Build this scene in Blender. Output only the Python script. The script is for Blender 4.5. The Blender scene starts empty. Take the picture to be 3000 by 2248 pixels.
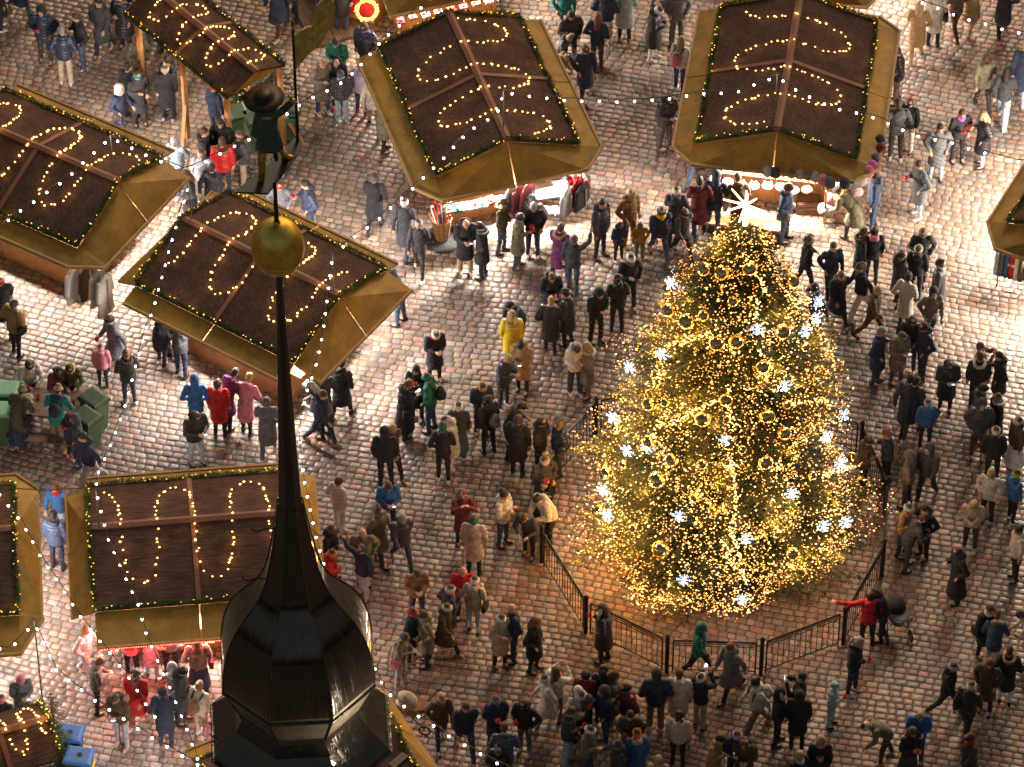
import bpy, math, random
import numpy as np
from mathutils import Vector, Matrix, Quaternion
random.seed(7); rng = np.random.default_rng(7)
sc = bpy.context.scene
C = sc.collection
R = math.radians
# ---------------------------------------------------------------- camera
TH = R(46.0); CT, ST = math.cos(TH), math.sin(TH)
DIST = 108.2
cam_d = bpy.data.cameras.new('camera'); cam = bpy.data.objects.new('camera', cam_d); C.objects.link(cam)
CAM = Vector((0, -DIST * CT, DIST * ST))
cam.location = CAM; cam.rotation_euler = (R(90) - TH, 0, 0)
cam_d.sensor_width = 36; cam_d.lens = 172.5; cam_d.clip_start = 1; cam_d.clip_end = 2000
sc.camera = cam
# ---------------------------------------------------------------- night sky, city glow
w = bpy.data.worlds.new('World'); sc.world = w; w.use_nodes = True
wn = w.node_tree.nodes; wl = w.node_tree.links
sky = wn.new('ShaderNodeTexSky'); sky.sky_type = 'NISHITA'; sky.sun_disc = False
sky.sun_elevation = R(6); sky.sun_rotation = R(20)
sky.dust_density = 6.0; sky.air_density = 1.0
wn['Background'].inputs[1].default_value = 0.085
tint = wn.new('ShaderNodeMix'); tint.data_type = 'RGBA'; tint.blend_type = 'MULTIPLY'; tint.inputs[0].default_value = 1
tint.inputs[7].default_value = (1.0, .80, .66, 1)
wl.new(sky.outputs[0], tint.inputs[6]); wl.new(tint.outputs[2], wn['Background'].inputs[0])
sd = bpy.data.lights.new('city_glow', 'SUN'); so = bpy.data.objects.new('city_glow', sd); C.objects.link(so)
sd.energy = 0.9; sd.angle = R(14); sd.color = (1.0, 0.80, 0.60)
so.rotation_euler = (Vector((0.25, 1.0, 0.95))).to_track_quat('Z', 'Y').to_euler()
sc.view_settings.view_transform = 'Standard'; sc.view_settings.look = 'None'
sc.view_settings.gamma = 1; sc.view_settings.exposure = 0.75
cy = sc.cycles
cy.use_denoising = True; cy.use_light_tree = True; cy.max_bounces = 5; cy.diffuse_bounces = 2; cy.glossy_bounces = 3
cy.transmission_bounces = 2; cy.sample_clamp_indirect = 3.0; cy.sample_clamp_direct = 0.0; cy.caustics_reflective = False; cy.caustics_refractive = False
FPX = 10600 * 3000 / 2212
def ray(px, py):
    dx = (px - 1500) / FPX; dy = (1124 - py) / FPX
    return Vector((dx, CT + dy * ST, -ST + dy * CT))
def pix(px, py, z=0.0):
    d = ray(px, py); t = (z - CAM.z) / d.z
    return CAM + d * t
K = 3000 / 2212
def p2(x, y, z=0.0): return pix(x * K, y * K, z)
def tile(r, c, zx, zy, z=0.0): return pix(750 * c + zx / 2.9493, 562 * r + zy / 2.9502, z)
def axis_z(y0, py):
    k = (1124 - py) / FPX; dy = y0 - CAM.y
    return CAM.z + dy * (k * CT - ST) / (CT + k * ST)
def project(P):
    c = P - CAM; f = c.y * CT - c.z * ST
    return 1500 + c.x / f * FPX, 1124 - (c.y * ST + c.z * CT) / f * FPX
# ---------------------------------------------------------------- materials
MATS = {}
def mat(name, col, rough=0.6, metal=0.0, noise=0.0, nscale=8.0, bump=0.0, bscale=60.0, emit=None, estr=0.0, spec=0.5, coat=0.0, dark=None):
    if name in MATS: return MATS[name]
    m = bpy.data.materials.new(name); m.use_nodes = True; MATS[name] = m
    n = m.node_tree.nodes; l = m.node_tree.links; b = n['Principled BSDF']
    b.inputs['Base Color'].default_value = (*col, 1); b.inputs['Roughness'].default_value = rough
    b.inputs['Metallic'].default_value = metal; b.inputs['Specular IOR Level'].default_value = spec
    b.inputs['Coat Weight'].default_value = coat
    tc = n.new('ShaderNodeTexCoord')
    if noise > 0:
        t = n.new('ShaderNodeTexNoise'); t.inputs['Scale'].default_value = nscale; t.inputs['Detail'].default_value = 6
        t.inputs['Roughness'].default_value = 0.65
        l.new(tc.outputs['Object'], t.inputs['Vector'])
        mx = n.new('ShaderNodeMix'); mx.data_type = 'RGBA'
        d = dark if dark else tuple(c * (1 - noise) for c in col)
        b2 = tuple(min(1, c * (1 + noise * 0.7)) for c in col)
        mx.inputs[6].default_value = (*d, 1); mx.inputs[7].default_value = (*b2, 1)
        cr = n.new('ShaderNodeMapRange'); cr.inputs[1].default_value = 0.3; cr.inputs[2].default_value = 0.7
        l.new(t.outputs[0], cr.inputs[0]); l.new(cr.outputs[0], mx.inputs[0]); l.new(mx.outputs[2], b.inputs['Base Color'])
    if bump > 0:
        t2 = n.new('ShaderNodeTexNoise'); t2.inputs['Scale'].default_value = bscale; t2.inputs['Detail'].default_value = 4
        l.new(tc.outputs['Object'], t2.inputs['Vector'])
        bp = n.new('ShaderNodeBump'); bp.inputs['Strength'].default_value = bump; bp.inputs['Distance'].default_value = 0.02
        l.new(t2.outputs[0], bp.inputs['Height']); l.new(bp.outputs[0], b.inputs['Normal'])
    if emit:
        b.inputs['Emission Color'].default_value = (*emit, 1); b.inputs['Emission Strength'].default_value = estr
        m.cycles.emission_sampling = 'NONE'
    return m
# ---------------------------------------------------------------- mesh builder
class MB:
    def __init__(s): s.v = []; s.f = []; s.m = []
    def add(s, vs, fs, mi=0):
        o = len(s.v); s.v += [tuple(x) for x in vs]; s.f += [tuple(o + i for i in f) for f in fs]; s.m += [mi] * len(fs); return s
    def box(s, c, d, rz=0.0, mi=0, M=None):
        x, y, z = d[0] / 2, d[1] / 2, d[2] / 2
        vs = [Vector((a * x, b * y, e * z)) for e in (-1, 1) for b in (-1, 1) for a in (-1, 1)]
        Rm = M if M is not None else Matrix.Rotation(rz, 3, 'Z')
        vs = [Rm @ v + Vector(c) for v in vs]
        return s.add(vs, [(0, 2, 3, 1), (4, 5, 7, 6), (0, 1, 5, 4), (2, 6, 7, 3), (0, 4, 6, 2), (1, 3, 7, 5)], mi)
    def beam(s, p, q, wd, h, mi=0):
        p, q = Vector(p), Vector(q); d = q - p; L = d.length; x = d.normalized()
        y = Vector((0, 0, 1)).cross(x); y = y.normalized() if y.length > 1e-4 else Vector((0, 1, 0)); z = x.cross(y)
        M = Matrix((x, y, z)).transposed()
        return s.box((p + q) / 2, (L, wd, h), M=M, mi=mi)
    def tube(s, p, q, r1, r2=None, n=8, mi=0, cap=True):
        r2 = r1 if r2 is None else r2
        p, q = Vector(p), Vector(q); d = (q - p).normalized()
        a = d.orthogonal().normalized(); b = d.cross(a)
        vs = []
        for c, r in ((p, r1), (q, r2)):
            for i in range(n):
                t = 2 * math.pi * i / n; vs.append(c + (a * math.cos(t) + b * math.sin(t)) * r)
        fs = [(i, (i + 1) % n, n + (i + 1) % n, n + i) for i in range(n)]
        if cap: fs += [tuple(range(n - 1, -1, -1)), tuple(range(n, 2 * n))]
        return s.add(vs, fs, mi)
    def path(s, pts, r, n=5, mi=0):
        for i in range(len(pts) - 1): s.tube(pts[i], pts[i + 1], r, r, n, mi, cap=False)
        return s
    def ball(s, c, r, nu=10, nv=7, M=None, mi=0):
        c = Vector(c); r = r if hasattr(r, '__len__') else (r, r, r)
        vs = [Vector((0, 0, -r[2]))]
        for j in range(1, nv):
            ph = -math.pi / 2 + math.pi * j / nv
            for i in range(nu):
                t = 2 * math.pi * i / nu; vs.append(Vector((r[0] * math.cos(ph) * math.cos(t), r[1] * math.cos(ph) * math.sin(t), r[2] * math.sin(ph))))
        vs.append(Vector((0, 0, r[2])))
        fs = [(0, 1 + (i + 1) % nu, 1 + i) for i in range(nu)]
        for j in range(nv - 2):
            o = 1 + j * nu; fs += [(o + i, o + (i + 1) % nu, o + nu + (i + 1) % nu, o + nu + i) for i in range(nu)]
        o = 1 + (nv - 2) * nu; fs += [(o + i, o + (i + 1) % nu, len(vs) - 1) for i in range(nu)]
        if M is not None: vs = [M @ v for v in vs]
        return s.add([v + c for v in vs], fs, mi)
    def capsule(s, p, q, r1, r2, n=10):
        s.tube(p, q, r1, r2, n); s.ball(p, r1, n, 6); s.ball(q, r2, n, 6); return s
    def loft(s, rings, mi=0, cap=True):
        n = len(rings[0]); o = len(s.v); vs = [p for rg in rings for p in rg]
        fs = [(j * n + i, j * n + (i + 1) % n, (j + 1) * n + (i + 1) % n, (j + 1) * n + i) for j in range(len(rings) - 1) for i in range(n)]
        if cap: fs += [tuple(range(n - 1, -1, -1)), tuple((len(rings) - 1) * n + i for i in range(n))]
        return s.add(vs, fs, mi)
    def lathe(s, prof, c=(0, 0, 0), n=16, rot=0.0, mi=0, cap=True):
        c = Vector(c)
        return s.loft([[c + Vector((r * math.cos(rot + 2 * math.pi * i / n), r * math.sin(rot + 2 * math.pi * i / n), z)) for i in range(n)] for r, z in prof], mi, cap)
    def slab(s, pts, t, mi=0):      # polygon with thickness downwards
        pts = [Vector(p) for p in pts]; n = len(pts)
        vs = pts + [p - Vector((0, 0, t)) for p in pts]
        fs = [tuple(range(n)), tuple(range(2 * n - 1, n - 1, -1))] + [(i, n + i, n + (i + 1) % n, (i + 1) % n) for i in range(n)]
        return s.add(vs, fs, mi)
    def ring(s, c, R0, r, M=None, n=16, k=7, mi=0, jit=0.0):
        rings = []
        for i in range(n):
            t = 2 * math.pi * i / n; rg = []
            for j in range(k):
                u = 2 * math.pi * j / k; rr = r * (1 + random.uniform(-jit, jit))
                v = Vector(((R0 + rr * math.cos(u)) * math.cos(t), (R0 + rr * math.cos(u)) * math.sin(t), rr * math.sin(u)))
                rg.append((M @ v if M is not None else v) + Vector(c))
            rings.append(rg)
        vs = [p for g in rings for p in g]
        fs = [(i * k + j, ((i + 1) % n) * k + j, ((i + 1) % n) * k + (j + 1) % k, i * k + (j + 1) % k) for i in range(n) for j in range(k)]
        return s.add(vs, fs, mi)
    def mesh(s, name, mats, smooth=False):
        me = bpy.data.meshes.new(name); me.from_pydata(s.v, [], s.f)
        for m in (mats if isinstance(mats, (list, tuple)) else [mats]): me.materials.append(m)
        if any(s.m): me.polygons.foreach_set('material_index', s.m)
        if smooth: me.polygons.foreach_set('use_smooth', [True] * len(s.f))
        me.update(); return me
    def build(s, name, mats, parent=None, smooth=False, kind=None):
        return link(name, s.mesh(name, mats, smooth), parent, kind)
def link(name, me, parent=None, kind=None):
    o = bpy.data.objects.new(name, me); C.objects.link(o)
    if parent: o.parent = parent
    if kind: o['kind'] = kind
    return o
LABELS = {}
def tag(o, label, cat, group=None):
    o['label'] = label; o['category'] = cat
    if group: o['group'] = group
    LABELS.setdefault(label, []).append(o.name)
    if not 4 <= len(label.split()) <= 16: print('LABELLEN', len(label.split()), label)
    return o
def thing(name, label, cat, loc=(0, 0, 0), rz=0.0, group=None):
    o = bpy.data.objects.new(name, None); C.objects.link(o); o.location = loc; o.rotation_euler = (0, 0, rz)
    o.empty_display_size = 0.2
    return tag(o, label, cat, group)
def copy_tree(o, parent=None):
    c = o.copy(); C.objects.link(c)
    if parent: c.parent = parent
    for ch in o.children: copy_tree(ch, c)
    return c
def from_np(name, V, F, m, smooth=False, colors=None):
    me = bpy.data.meshes.new(name); nf, k = F.shape
    me.vertices.add(len(V)); me.vertices.foreach_set('co', V.astype(np.float32).ravel())
    me.loops.add(nf * k); me.loops.foreach_set('vertex_index', F.astype(np.int32).ravel())
    me.polygons.add(nf); me.polygons.foreach_set('loop_start', np.arange(0, nf * k, k, dtype=np.int32))
    me.polygons.foreach_set('loop_total', np.full(nf, k, dtype=np.int32))
    me.materials.append(m)
    if smooth: me.polygons.foreach_set('use_smooth', np.ones(nf, dtype=bool))
    if colors is not None:
        at = me.color_attributes.new('col', 'FLOAT_COLOR', 'POINT'); at.data.foreach_set('color', colors.astype(np.float32).ravel())
    me.update(calc_edges=True); return me
def lamp(kind, loc, energy, col=(1, .85, .65), size=0.3, parent=None, rot=None, sy=None, name='lamp_light', spread=None):
    ld = bpy.data.lights.new(name, kind); ld.energy = energy; ld.color = col
    if kind == 'AREA':
        ld.shape = 'RECTANGLE'; ld.size = size; ld.size_y = sy or size
        if spread: ld.spread = spread
    else: ld.shadow_soft_size = size
    o = bpy.data.objects.new(name, ld); C.objects.link(o); o.location = loc
    if rot is not None: o.rotation_euler = rot
    if parent: o.parent = parent
    return o

# ================================================================ THE SQUARE: cobbles
def stone_material():
    m = bpy.data.materials.new('cobble_stone'); m.use_nodes = True
    n = m.node_tree.nodes; l = m.node_tree.links; b = n['Principled BSDF']
    at = n.new('ShaderNodeVertexColor'); at.layer_name = 'col'
    geo = n.new('ShaderNodeNewGeometry')
    t = n.new('ShaderNodeTexNoise'); t.inputs['Scale'].default_value = 22; t.inputs['Detail'].default_value = 6; t.inputs['Roughness'].default_value = 0.7
    l.new(geo.outputs['Position'], t.inputs['Vector'])
    mr = n.new('ShaderNodeMapRange'); mr.inputs[1].default_value = .3; mr.inputs[2].default_value = .7; mr.inputs[3].default_value = .6; mr.inputs[4].default_value = 1.3
    l.new(t.outputs[0], mr.inputs[0])
    mx = n.new('ShaderNodeMix'); mx.data_type = 'RGBA'; mx.blend_type = 'MULTIPLY'; mx.inputs[0].default_value = 1
    l.new(at.outputs[0], mx.inputs[6]); l.new(mr.outputs[0], mx.inputs[7])
    big = n.new('ShaderNodeTexNoise'); big.inputs['Scale'].default_value = .35; big.inputs['Detail'].default_value = 3
    l.new(geo.outputs['Position'], big.inputs['Vector'])
    mr3 = n.new('ShaderNodeMapRange'); mr3.inputs[1].default_value = .35; mr3.inputs[2].default_value = .65; mr3.inputs[3].default_value = .30; mr3.inputs[4].default_value = .55
    l.new(big.outputs[0], mr3.inputs[0])
    ad = n.new('ShaderNodeMath'); ad.operation = 'MULTIPLY_ADD'; ad.inputs[1].default_value = .3
    l.new(t.outputs[0], ad.inputs[0]); l.new(mr3.outputs[0], ad.inputs[2])
    sb = n.new('ShaderNodeMath'); sb.operation = 'SUBTRACT'; sb.inputs[1].default_value = .13; l.new(ad.outputs[0], sb.inputs[0])
    l.new(sb.outputs[0], b.inputs['Roughness'])
    l.new(mx.outputs[2], b.inputs['Base Color'])
    t2 = n.new('ShaderNodeTexNoise'); t2.inputs['Scale'].default_value = 38; t2.inputs['Detail'].default_value = 5
    l.new(geo.outputs['Position'], t2.inputs['Vector'])
    bp = n.new('ShaderNodeBump'); bp.inputs['Strength'].default_value = .55; bp.inputs['Distance'].default_value = .012
    l.new(t2.outputs[0], bp.inputs['Height']); l.new(bp.outputs[0], b.inputs['Normal'])
    b.inputs['Specular IOR Level'].default_value = .6
    return m
M_stone = stone_material()
M_grout = mat('joint_sand', (.15, .115, .085), .85, noise=.5, nscale=30, bump=.6, bscale=120, dark=(.08, .075, .05))
g = MB(); g.add([(-400, -400, -.0065), (400, -400, -.0065), (400, 400, -.0065), (-400, 400, -.0065)], [(0, 1, 2, 3)])
ground = g.build('ground', M_grout, kind='structure')
def cobbles():
    tpl = []
    def rr(hx, hy, cut): return [(-hx + cut, -hy), (hx - cut, -hy), (hx, -hy + cut), (hx, hy - cut), (hx - cut, hy), (-hx + cut, hy), (-hx, hy - cut), (-hx, -hy + cut)]
    # ring factors: (inset, z)
    rings = [(0.0, -.03), (.004, -.006), (.020, .004)]
    V = []; F4 = []; Cc = []
    cols = np.array([[.27, .235, .21], [.19, .20, .205], [.36, .185, .125], [.32, .23, .165], [.20, .135, .10], [.40, .31, .235], [.27, .135, .10], [.13, .115, .11], [.42, .37, .32]])
    wts = np.array([.17, .15, .13, .17, .12, .09, .07, .06, .04]); wts /= wts.sum()
    RP, LP = .163, .228
    ang = R(-13); ca, sa = math.cos(ang), math.sin(ang)
    cells = []
    u0, u1, v0, v1 = -16.5, 16.5, -19, 19
    nrow = int((v1 - v0) / RP)
    for j in range(nrow):
        v = v0 + (j + .5) * RP; x = u0 + random.random() * .2
        while x < u1:
            L = LP * random.uniform(.72, 1.22); cells.append((x + L / 2, v, L)); x += L
    def warp(u, v):
        wv = v + (.15 * math.sin(u * .42 + .8)) + .06 * math.sin(u * .9 + v * .22)
        wu = u + .25 * math.sin(v * .35 + 1)
        return ca * wu - sa * wv, sa * wu + ca * wv
    out = []
    for (u, v, L) in cells:
        x, y = warp(u, v)
        px, py = project(Vector((x, y, 0)))
        if px < -160 or px > 3160 or py < -160 or py > 2420: continue
        x2, y2 = warp(u + .05, v); out.append((x, y, math.atan2(y2 - y, x2 - x), L, px, py))
    N = len(out); A = np.array(out)
    hx = A[:, 3] / 2 - .004 - rng.uniform(0, .004, N); hy = np.full(N, RP / 2 - .003) - rng.uniform(0, .006, N)
    cut = rng.uniform(.014, .036, N)
    rz = A[:, 2] + rng.normal(0, .03, N)
    zc = rng.normal(0, .0035, N); tx = rng.normal(0, .020, N); ty = rng.normal(0, .026, N)
    ci = rng.choice(len(cols), N, p=wts); col = (cols[ci] * .62 + cols.mean(0) * .38) * rng.uniform(.84, 1.16, (N, 1)) * np.array([1.06, .96, .90]) * (1 + .16 * np.sin(A[:, 0] * .55 + A[:, 1] * .33) * np.sin(A[:, 1] * .71 + 1))[:, None] * rng.uniform(.95, 1.05, (N, 3))
    verts = []
    for (ins, z) in rings:
        h1, h2 = hx - ins, hy - ins
        P = [(-h1 + cut, -h2), (h1 - cut, -h2), (h1, -h2 + cut), (h1, h2 - cut), (h1 - cut, h2), (-h1 + cut, h2), (-h1, h2 - cut), (-h1, -h2 + cut)]
        for a, b_ in P: verts.append(np.stack([a, b_, np.full(N, z)], 1))
    verts.append(np.stack([np.zeros(N), np.zeros(N), np.full(N, .007)], 1))
    Vn = np.stack(verts, 1)                                   # N,25,3
    Vn[:, :, :2] += rng.normal(0, .002, (N, 25, 2)); Vn[:, 16:, 2] += rng.normal(0, .0022, (N, 9))
    Vn[:, :, 2] += zc[:, None] + Vn[:, :, 0] * ty[:, None] + Vn[:, :, 1] * tx[:, None]
    c, s = np.cos(rz)[:, None], np.sin(rz)[:, None]
    X = Vn[:, :, 0] * c - Vn[:, :, 1] * s + A[:, 0:1]; Y = Vn[:, :, 0] * s + Vn[:, :, 1] * c + A[:, 1:2]
    Vn = np.stack([X, Y, Vn[:, :, 2]], 2)
    T = []
    for k in (0, 8):
        for i in range(8):
            a, b_ = k + i, k + (i + 1) % 8; T += [(a, b_, b_ + 8), (a, b_ + 8, a + 8)]
    for i in range(8): T.append((16 + i, 16 + (i + 1) % 8, 24))
    T = np.array(T)
    # the 300 stones nearest the viewer on open ground stay single pieces
    sel = np.zeros(N, bool)
    cand = [i for i in range(N) if 1620 < A[i, 4] < 3000 and 1950 < A[i, 5] < 2240]
    cand.sort(key=lambda i: -A[i, 5]); sel[cand[:300]] = True
    idx = np.where(~sel)[0]
    Vb = Vn[idx].reshape(-1, 3); Fb = (T[None] + (np.arange(len(idx)) * 25)[:, None, None]).reshape(-1, 3)
    Cb = np.repeat(np.concatenate([col[idx], np.ones((len(idx), 1))], 1), 25, 0)
    o = link('cobbles', from_np('cobbles', Vb, Fb, M_stone, True, Cb), ground, 'stuff')
    for i in np.where(sel)[0]:
        ctr = np.array([A[i, 0], A[i, 1], 0])
        me = from_np('cobble', Vn[i] - ctr, T, M_stone, True, np.tile(np.append(col[i], 1), (25, 1)))
        q = link('cobble', me, ground); q.location = ctr
    print('cobbles', N)
cobbles()
# ================================================================ STALLS
M_felt = mat('brown_roof_felt', (.080, .045, .037), .92, noise=.35, nscale=3, bump=.5, bscale=160, spec=.2)
def felt_lines():
    m = M_felt; n = m.node_tree.nodes; l = m.node_tree.links; b = n['Principled BSDF']
    tc = n.new('ShaderNodeTexCoord'); wv = n.new('ShaderNodeTexNoise'); mp = n.new('ShaderNodeMapping')
    mp.inputs['Scale'].default_value = (3, 40, 40); wv.inputs['Scale'].default_value = 1.0; wv.inputs['Detail'].default_value = 3
    l.new(tc.outputs['Object'], mp.inputs[0]); l.new(mp.outputs[0], wv.inputs['Vector'])
    bp = n.new('ShaderNodeBump'); bp.inputs['Strength'].default_value = .5; bp.inputs['Distance'].default_value = .03
    l.new(wv.outputs[0], bp.inputs['Height'])
    cb = b.inputs['Base Color'].links[0].from_socket; mx = n.new('ShaderNodeMix'); mx.data_type = 'RGBA'; mx.blend_type = 'MULTIPLY'; mx.inputs[0].default_value = .8
    mr = n.new('ShaderNodeMapRange'); mr.inputs[1].default_value = .35; mr.inputs[2].default_value = .65; mr.inputs[3].default_value = .55; mr.inputs[4].default_value = 1.45
    l.new(wv.outputs[0], mr.inputs[0]); l.new(cb, mx.inputs[6]); l.new(mr.outputs[0], mx.inputs[7]); l.new(mx.outputs[2], b.inputs['Base Color'])
    old = b.inputs['Normal'].links[0].from_socket; l.new(old, bp.inputs['Normal']); l.new(bp.outputs[0], b.inputs['Normal'])
felt_lines()
M_board = mat('red_brown_board', (.17, .068, .042), .65, noise=.3, nscale=14, bump=.2)
M_canopy = mat('ochre_plywood', (.34, .185, .026), .5, noise=.38, nscale=2.6, bump=.5, bscale=90, spec=.35, dark=(.20, .115, .018))
M_rim = mat('ochre_rim', (.38, .22, .07), .6, noise=.25, nscale=6)
M_wood = mat('honey_wood', (.55, .27, .10), .6, noise=.25, nscale=5, bump=.15, bscale=40)
M_garl = mat('fir_garland', (.055, .11, .03), .8, noise=.5, nscale=20)
M_cable = mat('black_cable', (.015, .015, .015), .6)
M_warm = mat('warm_bulb', (1, .7, .35), .4, emit=(1.0, .50, .14), estr=3.6)
M_gold_l = mat('golden_bulb', (1, .7, .25), .4, emit=(1.0, .44, .05), estr=1.9)
M_white = mat('white_bulb', (1, .95, .9), .4, emit=(1.0, .93, .82), estr=8)
M_tube = mat('white_tube', (1, 1, 1), .4, emit=(1, .95, .88), estr=10)
OCT = [(1, 0, 0), (0, 1, 0), (-1, 0, 0), (0, -1, 0), (0, 0, 1), (0, 0, -1)]
OCF = [(0, 1, 4), (1, 2, 4), (2, 3, 4), (3, 0, 4), (1, 0, 5), (2, 1, 5), (3, 2, 5), (0, 3, 5)]
def bulbs(mb, pts, r):
    for p in pts:
        rr = r * random.uniform(.8, 1.25)
        mb.add([(p[0] + a * rr, p[1] + b * rr, p[2] + c * rr) for a, b, c in OCT], OCF)
def garland_mesh(path, dens=420, rad=.07):
    vs = []; fs = []
    for i in range(len(path) - 1):
        a, b = Vector(path[i]), Vector(path[i + 1]); L = (b - a).length; d = (b - a).normalized()
        for k in range(int(L * dens)):
            t = random.random(); c = a.lerp(b, t); ph = L * t
            nrm = Vector((random.gauss(0, 1), random.gauss(0, 1), random.gauss(0, .8))).normalized()
            tip = (nrm + d * random.uniform(-.6, .6)).normalized() * rad * random.uniform(.5, 1.5)
            sd_ = tip.cross(Vector((random.random(), random.random(), random.random()))).normalized() * .010
            c = c + nrm * rad * .15 + Vector((0, 0, .02 * math.sin(ph * 5)))
            o = len(vs); vs += [c - sd_, c + sd_, c + tip * .6 + sd_ * .7, c + tip]; fs += [(o, o + 1, o + 2, o + 3)]
    mb = MB(); mb.add(vs, fs); return mb
def serp(hx, hy, ridge, zf, waves, phase, amp, n=92, skew=.5):
    """bulb positions of a snaking light rope over both slopes"""
    pts = []
    La, Wa = (hy, hx) if ridge == 'y' else (hx, hy)
    fine = []
    for i in range(1600):
        t = i / 1599; ph = 2 * math.pi * waves * t + phase
        a = -La * .86 + 2 * La * .86 * t - .15 * La / waves * math.sin(2 * ph)
        b = Wa * amp * math.sin(ph)
        fine.append((b, a) if ridge == 'y' else (a, b))
    acc = 0; tot = sum(math.dist(fine[i], fine[i + 1]) for i in range(1599)); step = tot / n; nxt = 0
    for i in range(1599):
        if acc >= nxt:
            x, y = fine[i]; x += random.uniform(-.035, .035); y += random.uniform(-.035, .035)
            pts.append((x, y, zf(x, y) + .03)); nxt += step * random.choice((.35, .7, 1, 1, 1.2, 1.5))
        acc += math.dist(fine[i], fine[i + 1])
    return pts
STALLS = {}
def stall(key, A, B, D, ridge, canopy, chamfer, label, ze=2.2, rise=.62, waves=2.3, phase=0., amp=.70, nb=92, side='all', front=None, garl='FRBL', power=180, lcol=(1, .92, .85), walls=True, ropelabel='', lamps='F', inset=.64):
    A, B, D = p2(*A, ze), p2(*B, ze), p2(*D, ze)
    ex = (B - A); ex.z = 0; W = ex.length; ex.normalize(); ey = Vector((-ex.y, ex.x, 0)); L = (D - A).dot(ey)
    hx, hy = W / 2, L / 2; cen = A + ex * hx + ey * hy; rz = math.atan2(ex.y, ex.x)
    t = thing('market_stall', label, 'market stall', (cen.x, cen.y, 0), rz, 'brown roofed market stalls')
    zf = (lambda x, y: ze + rise * (1 - abs(x) / hx)) if ridge == 'y' else (lambda x, y: ze + rise * (1 - abs(y) / hy))
    # two felt slopes
    for sgn in (-1, 1):
        mb = MB()
        if ridge == 'y': mb.slab([(0, -hy, ze + rise), (0, hy, ze + rise), (sgn * hx, hy, ze), (sgn * hx, -hy, ze)][::(1 if sgn < 0 else -1)], .06)
        else: mb.slab([(-hx, 0, ze + rise), (hx, 0, ze + rise), (hx, sgn * hy, ze), (-hx, sgn * hy, ze)][::(-1 if sgn > 0 else 1)], .06)
        mb.build('roof_slope', M_felt, t)
    # gables
    for e in (-1, 1):
        mb = MB()
        if ridge == 'y': mb.add([(-hx + .05, e * (hy - .06), ze - .07), (hx - .05, e * (hy - .06), ze - .07), (0, e * (hy - .06), ze + rise - .07)], [(0, 1, 2)])
        else: mb.add([(e * (hx - .06), -hy + .05, ze - .07), (e * (hx - .06), hy - .05, ze - .07), (e * (hx - .06), 0, ze + rise - .07)], [(0, 1, 2)])
        mb.build('gable', M_canopy, t)
    # ridge board and rafters
    La = hy if ridge == 'y' else hx
    def rp(a, b, z): return (b, a, z) if ridge == 'y' else (a, b, z)
    Wd = hx if ridge == 'y' else hy
    for sgn in (-1, 1):
        mb = MB(); s_ = rise / Wd * .085
        mb.add([rp(-La - .05, 0, ze + rise + .045), rp(La + .05, 0, ze + rise + .045), rp(La + .05, sgn * .085, ze + rise + .045 - s_), rp(-La - .05, sgn * .085, ze + rise + .045 - s_),
                rp(-La - .05, 0, ze + rise + .012), rp(La + .05, 0, ze + rise + .012), rp(La + .05, sgn * .085, ze + rise + .012 - s_), rp(-La - .05, sgn * .085, ze + rise + .012 - s_)],
               [(0, 1, 2, 3), (4, 7, 6, 5), (3, 2, 6, 7), (0, 3, 7, 4), (1, 5, 6, 2)])
        mb.build('ridge_board', M_board, t)
        mb = MB(); w_ = .05
        mb.add([rp(x, y, z) for x in (-w_, w_) for (y, z) in ((sgn * .087, ze + rise + .03 - s_), (sgn * Wd, ze + .035), (sgn * Wd, ze - .01), (sgn * .087, ze + rise - .01 - s_))],
               [(0, 1, 5, 4), (1, 2, 6, 5), (0, 3, 2, 1), (4, 5, 6, 7)])
        mb.build('rafter_board', M_board, t)
    # canopies
    z0, drop = ze - .07, .26
    wF, wR, wB, wL = canopy
    def panel(pts, nm='canopy_panel'):
        MB().slab(pts, .03).build(nm, M_canopy, t)
    def rim(p, q):
        MB().beam(Vector(p) + Vector((0, 0, .012)), Vector(q) + Vector((0, 0, .012)), .05, .07).build('canopy_rim', M_rim, t)
    sides = [(wF, (-hx, -hy), (hx, -hy), (0, -1)), (wR, (hx, -hy), (hx, hy), (1, 0)), (wB, (hx, hy), (-hx, hy), (0, 1)), (wL, (-hx, hy), (-hx, -hy), (-1, 0))]
    for wd, a, b, nrm in sides:
        if wd <= 0: continue
        dz = drop * min(1, wd / .8) if wd < .8 else drop
        n_ = Vector((*nrm, 0)); a3 = Vector((*a, z0)); b3 = Vector((*b, z0)); o3 = n_ * wd - Vector((0, 0, dz))
        for k in (0, 1):
            s0, s1 = (0.0, .4965) if k == 0 else (.5035, 1.0)
            P0, P1 = a3.lerp(b3, s0), a3.lerp(b3, s1); O0, O1 = P0 + o3, P1 + o3
            if (nrm[0] == 0) == (ridge == 'y'):     # under a gable the canopy starts at the slope edges
                if k == 0: P1 = P1 + Vector((0, 0, rise - .03))
                else: P0 = P0 + Vector((0, 0, rise - .03))
            panel([P0, O0, O1, P1])
            rim(O0 - n_ * .03, O1 - n_ * .03)
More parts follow.
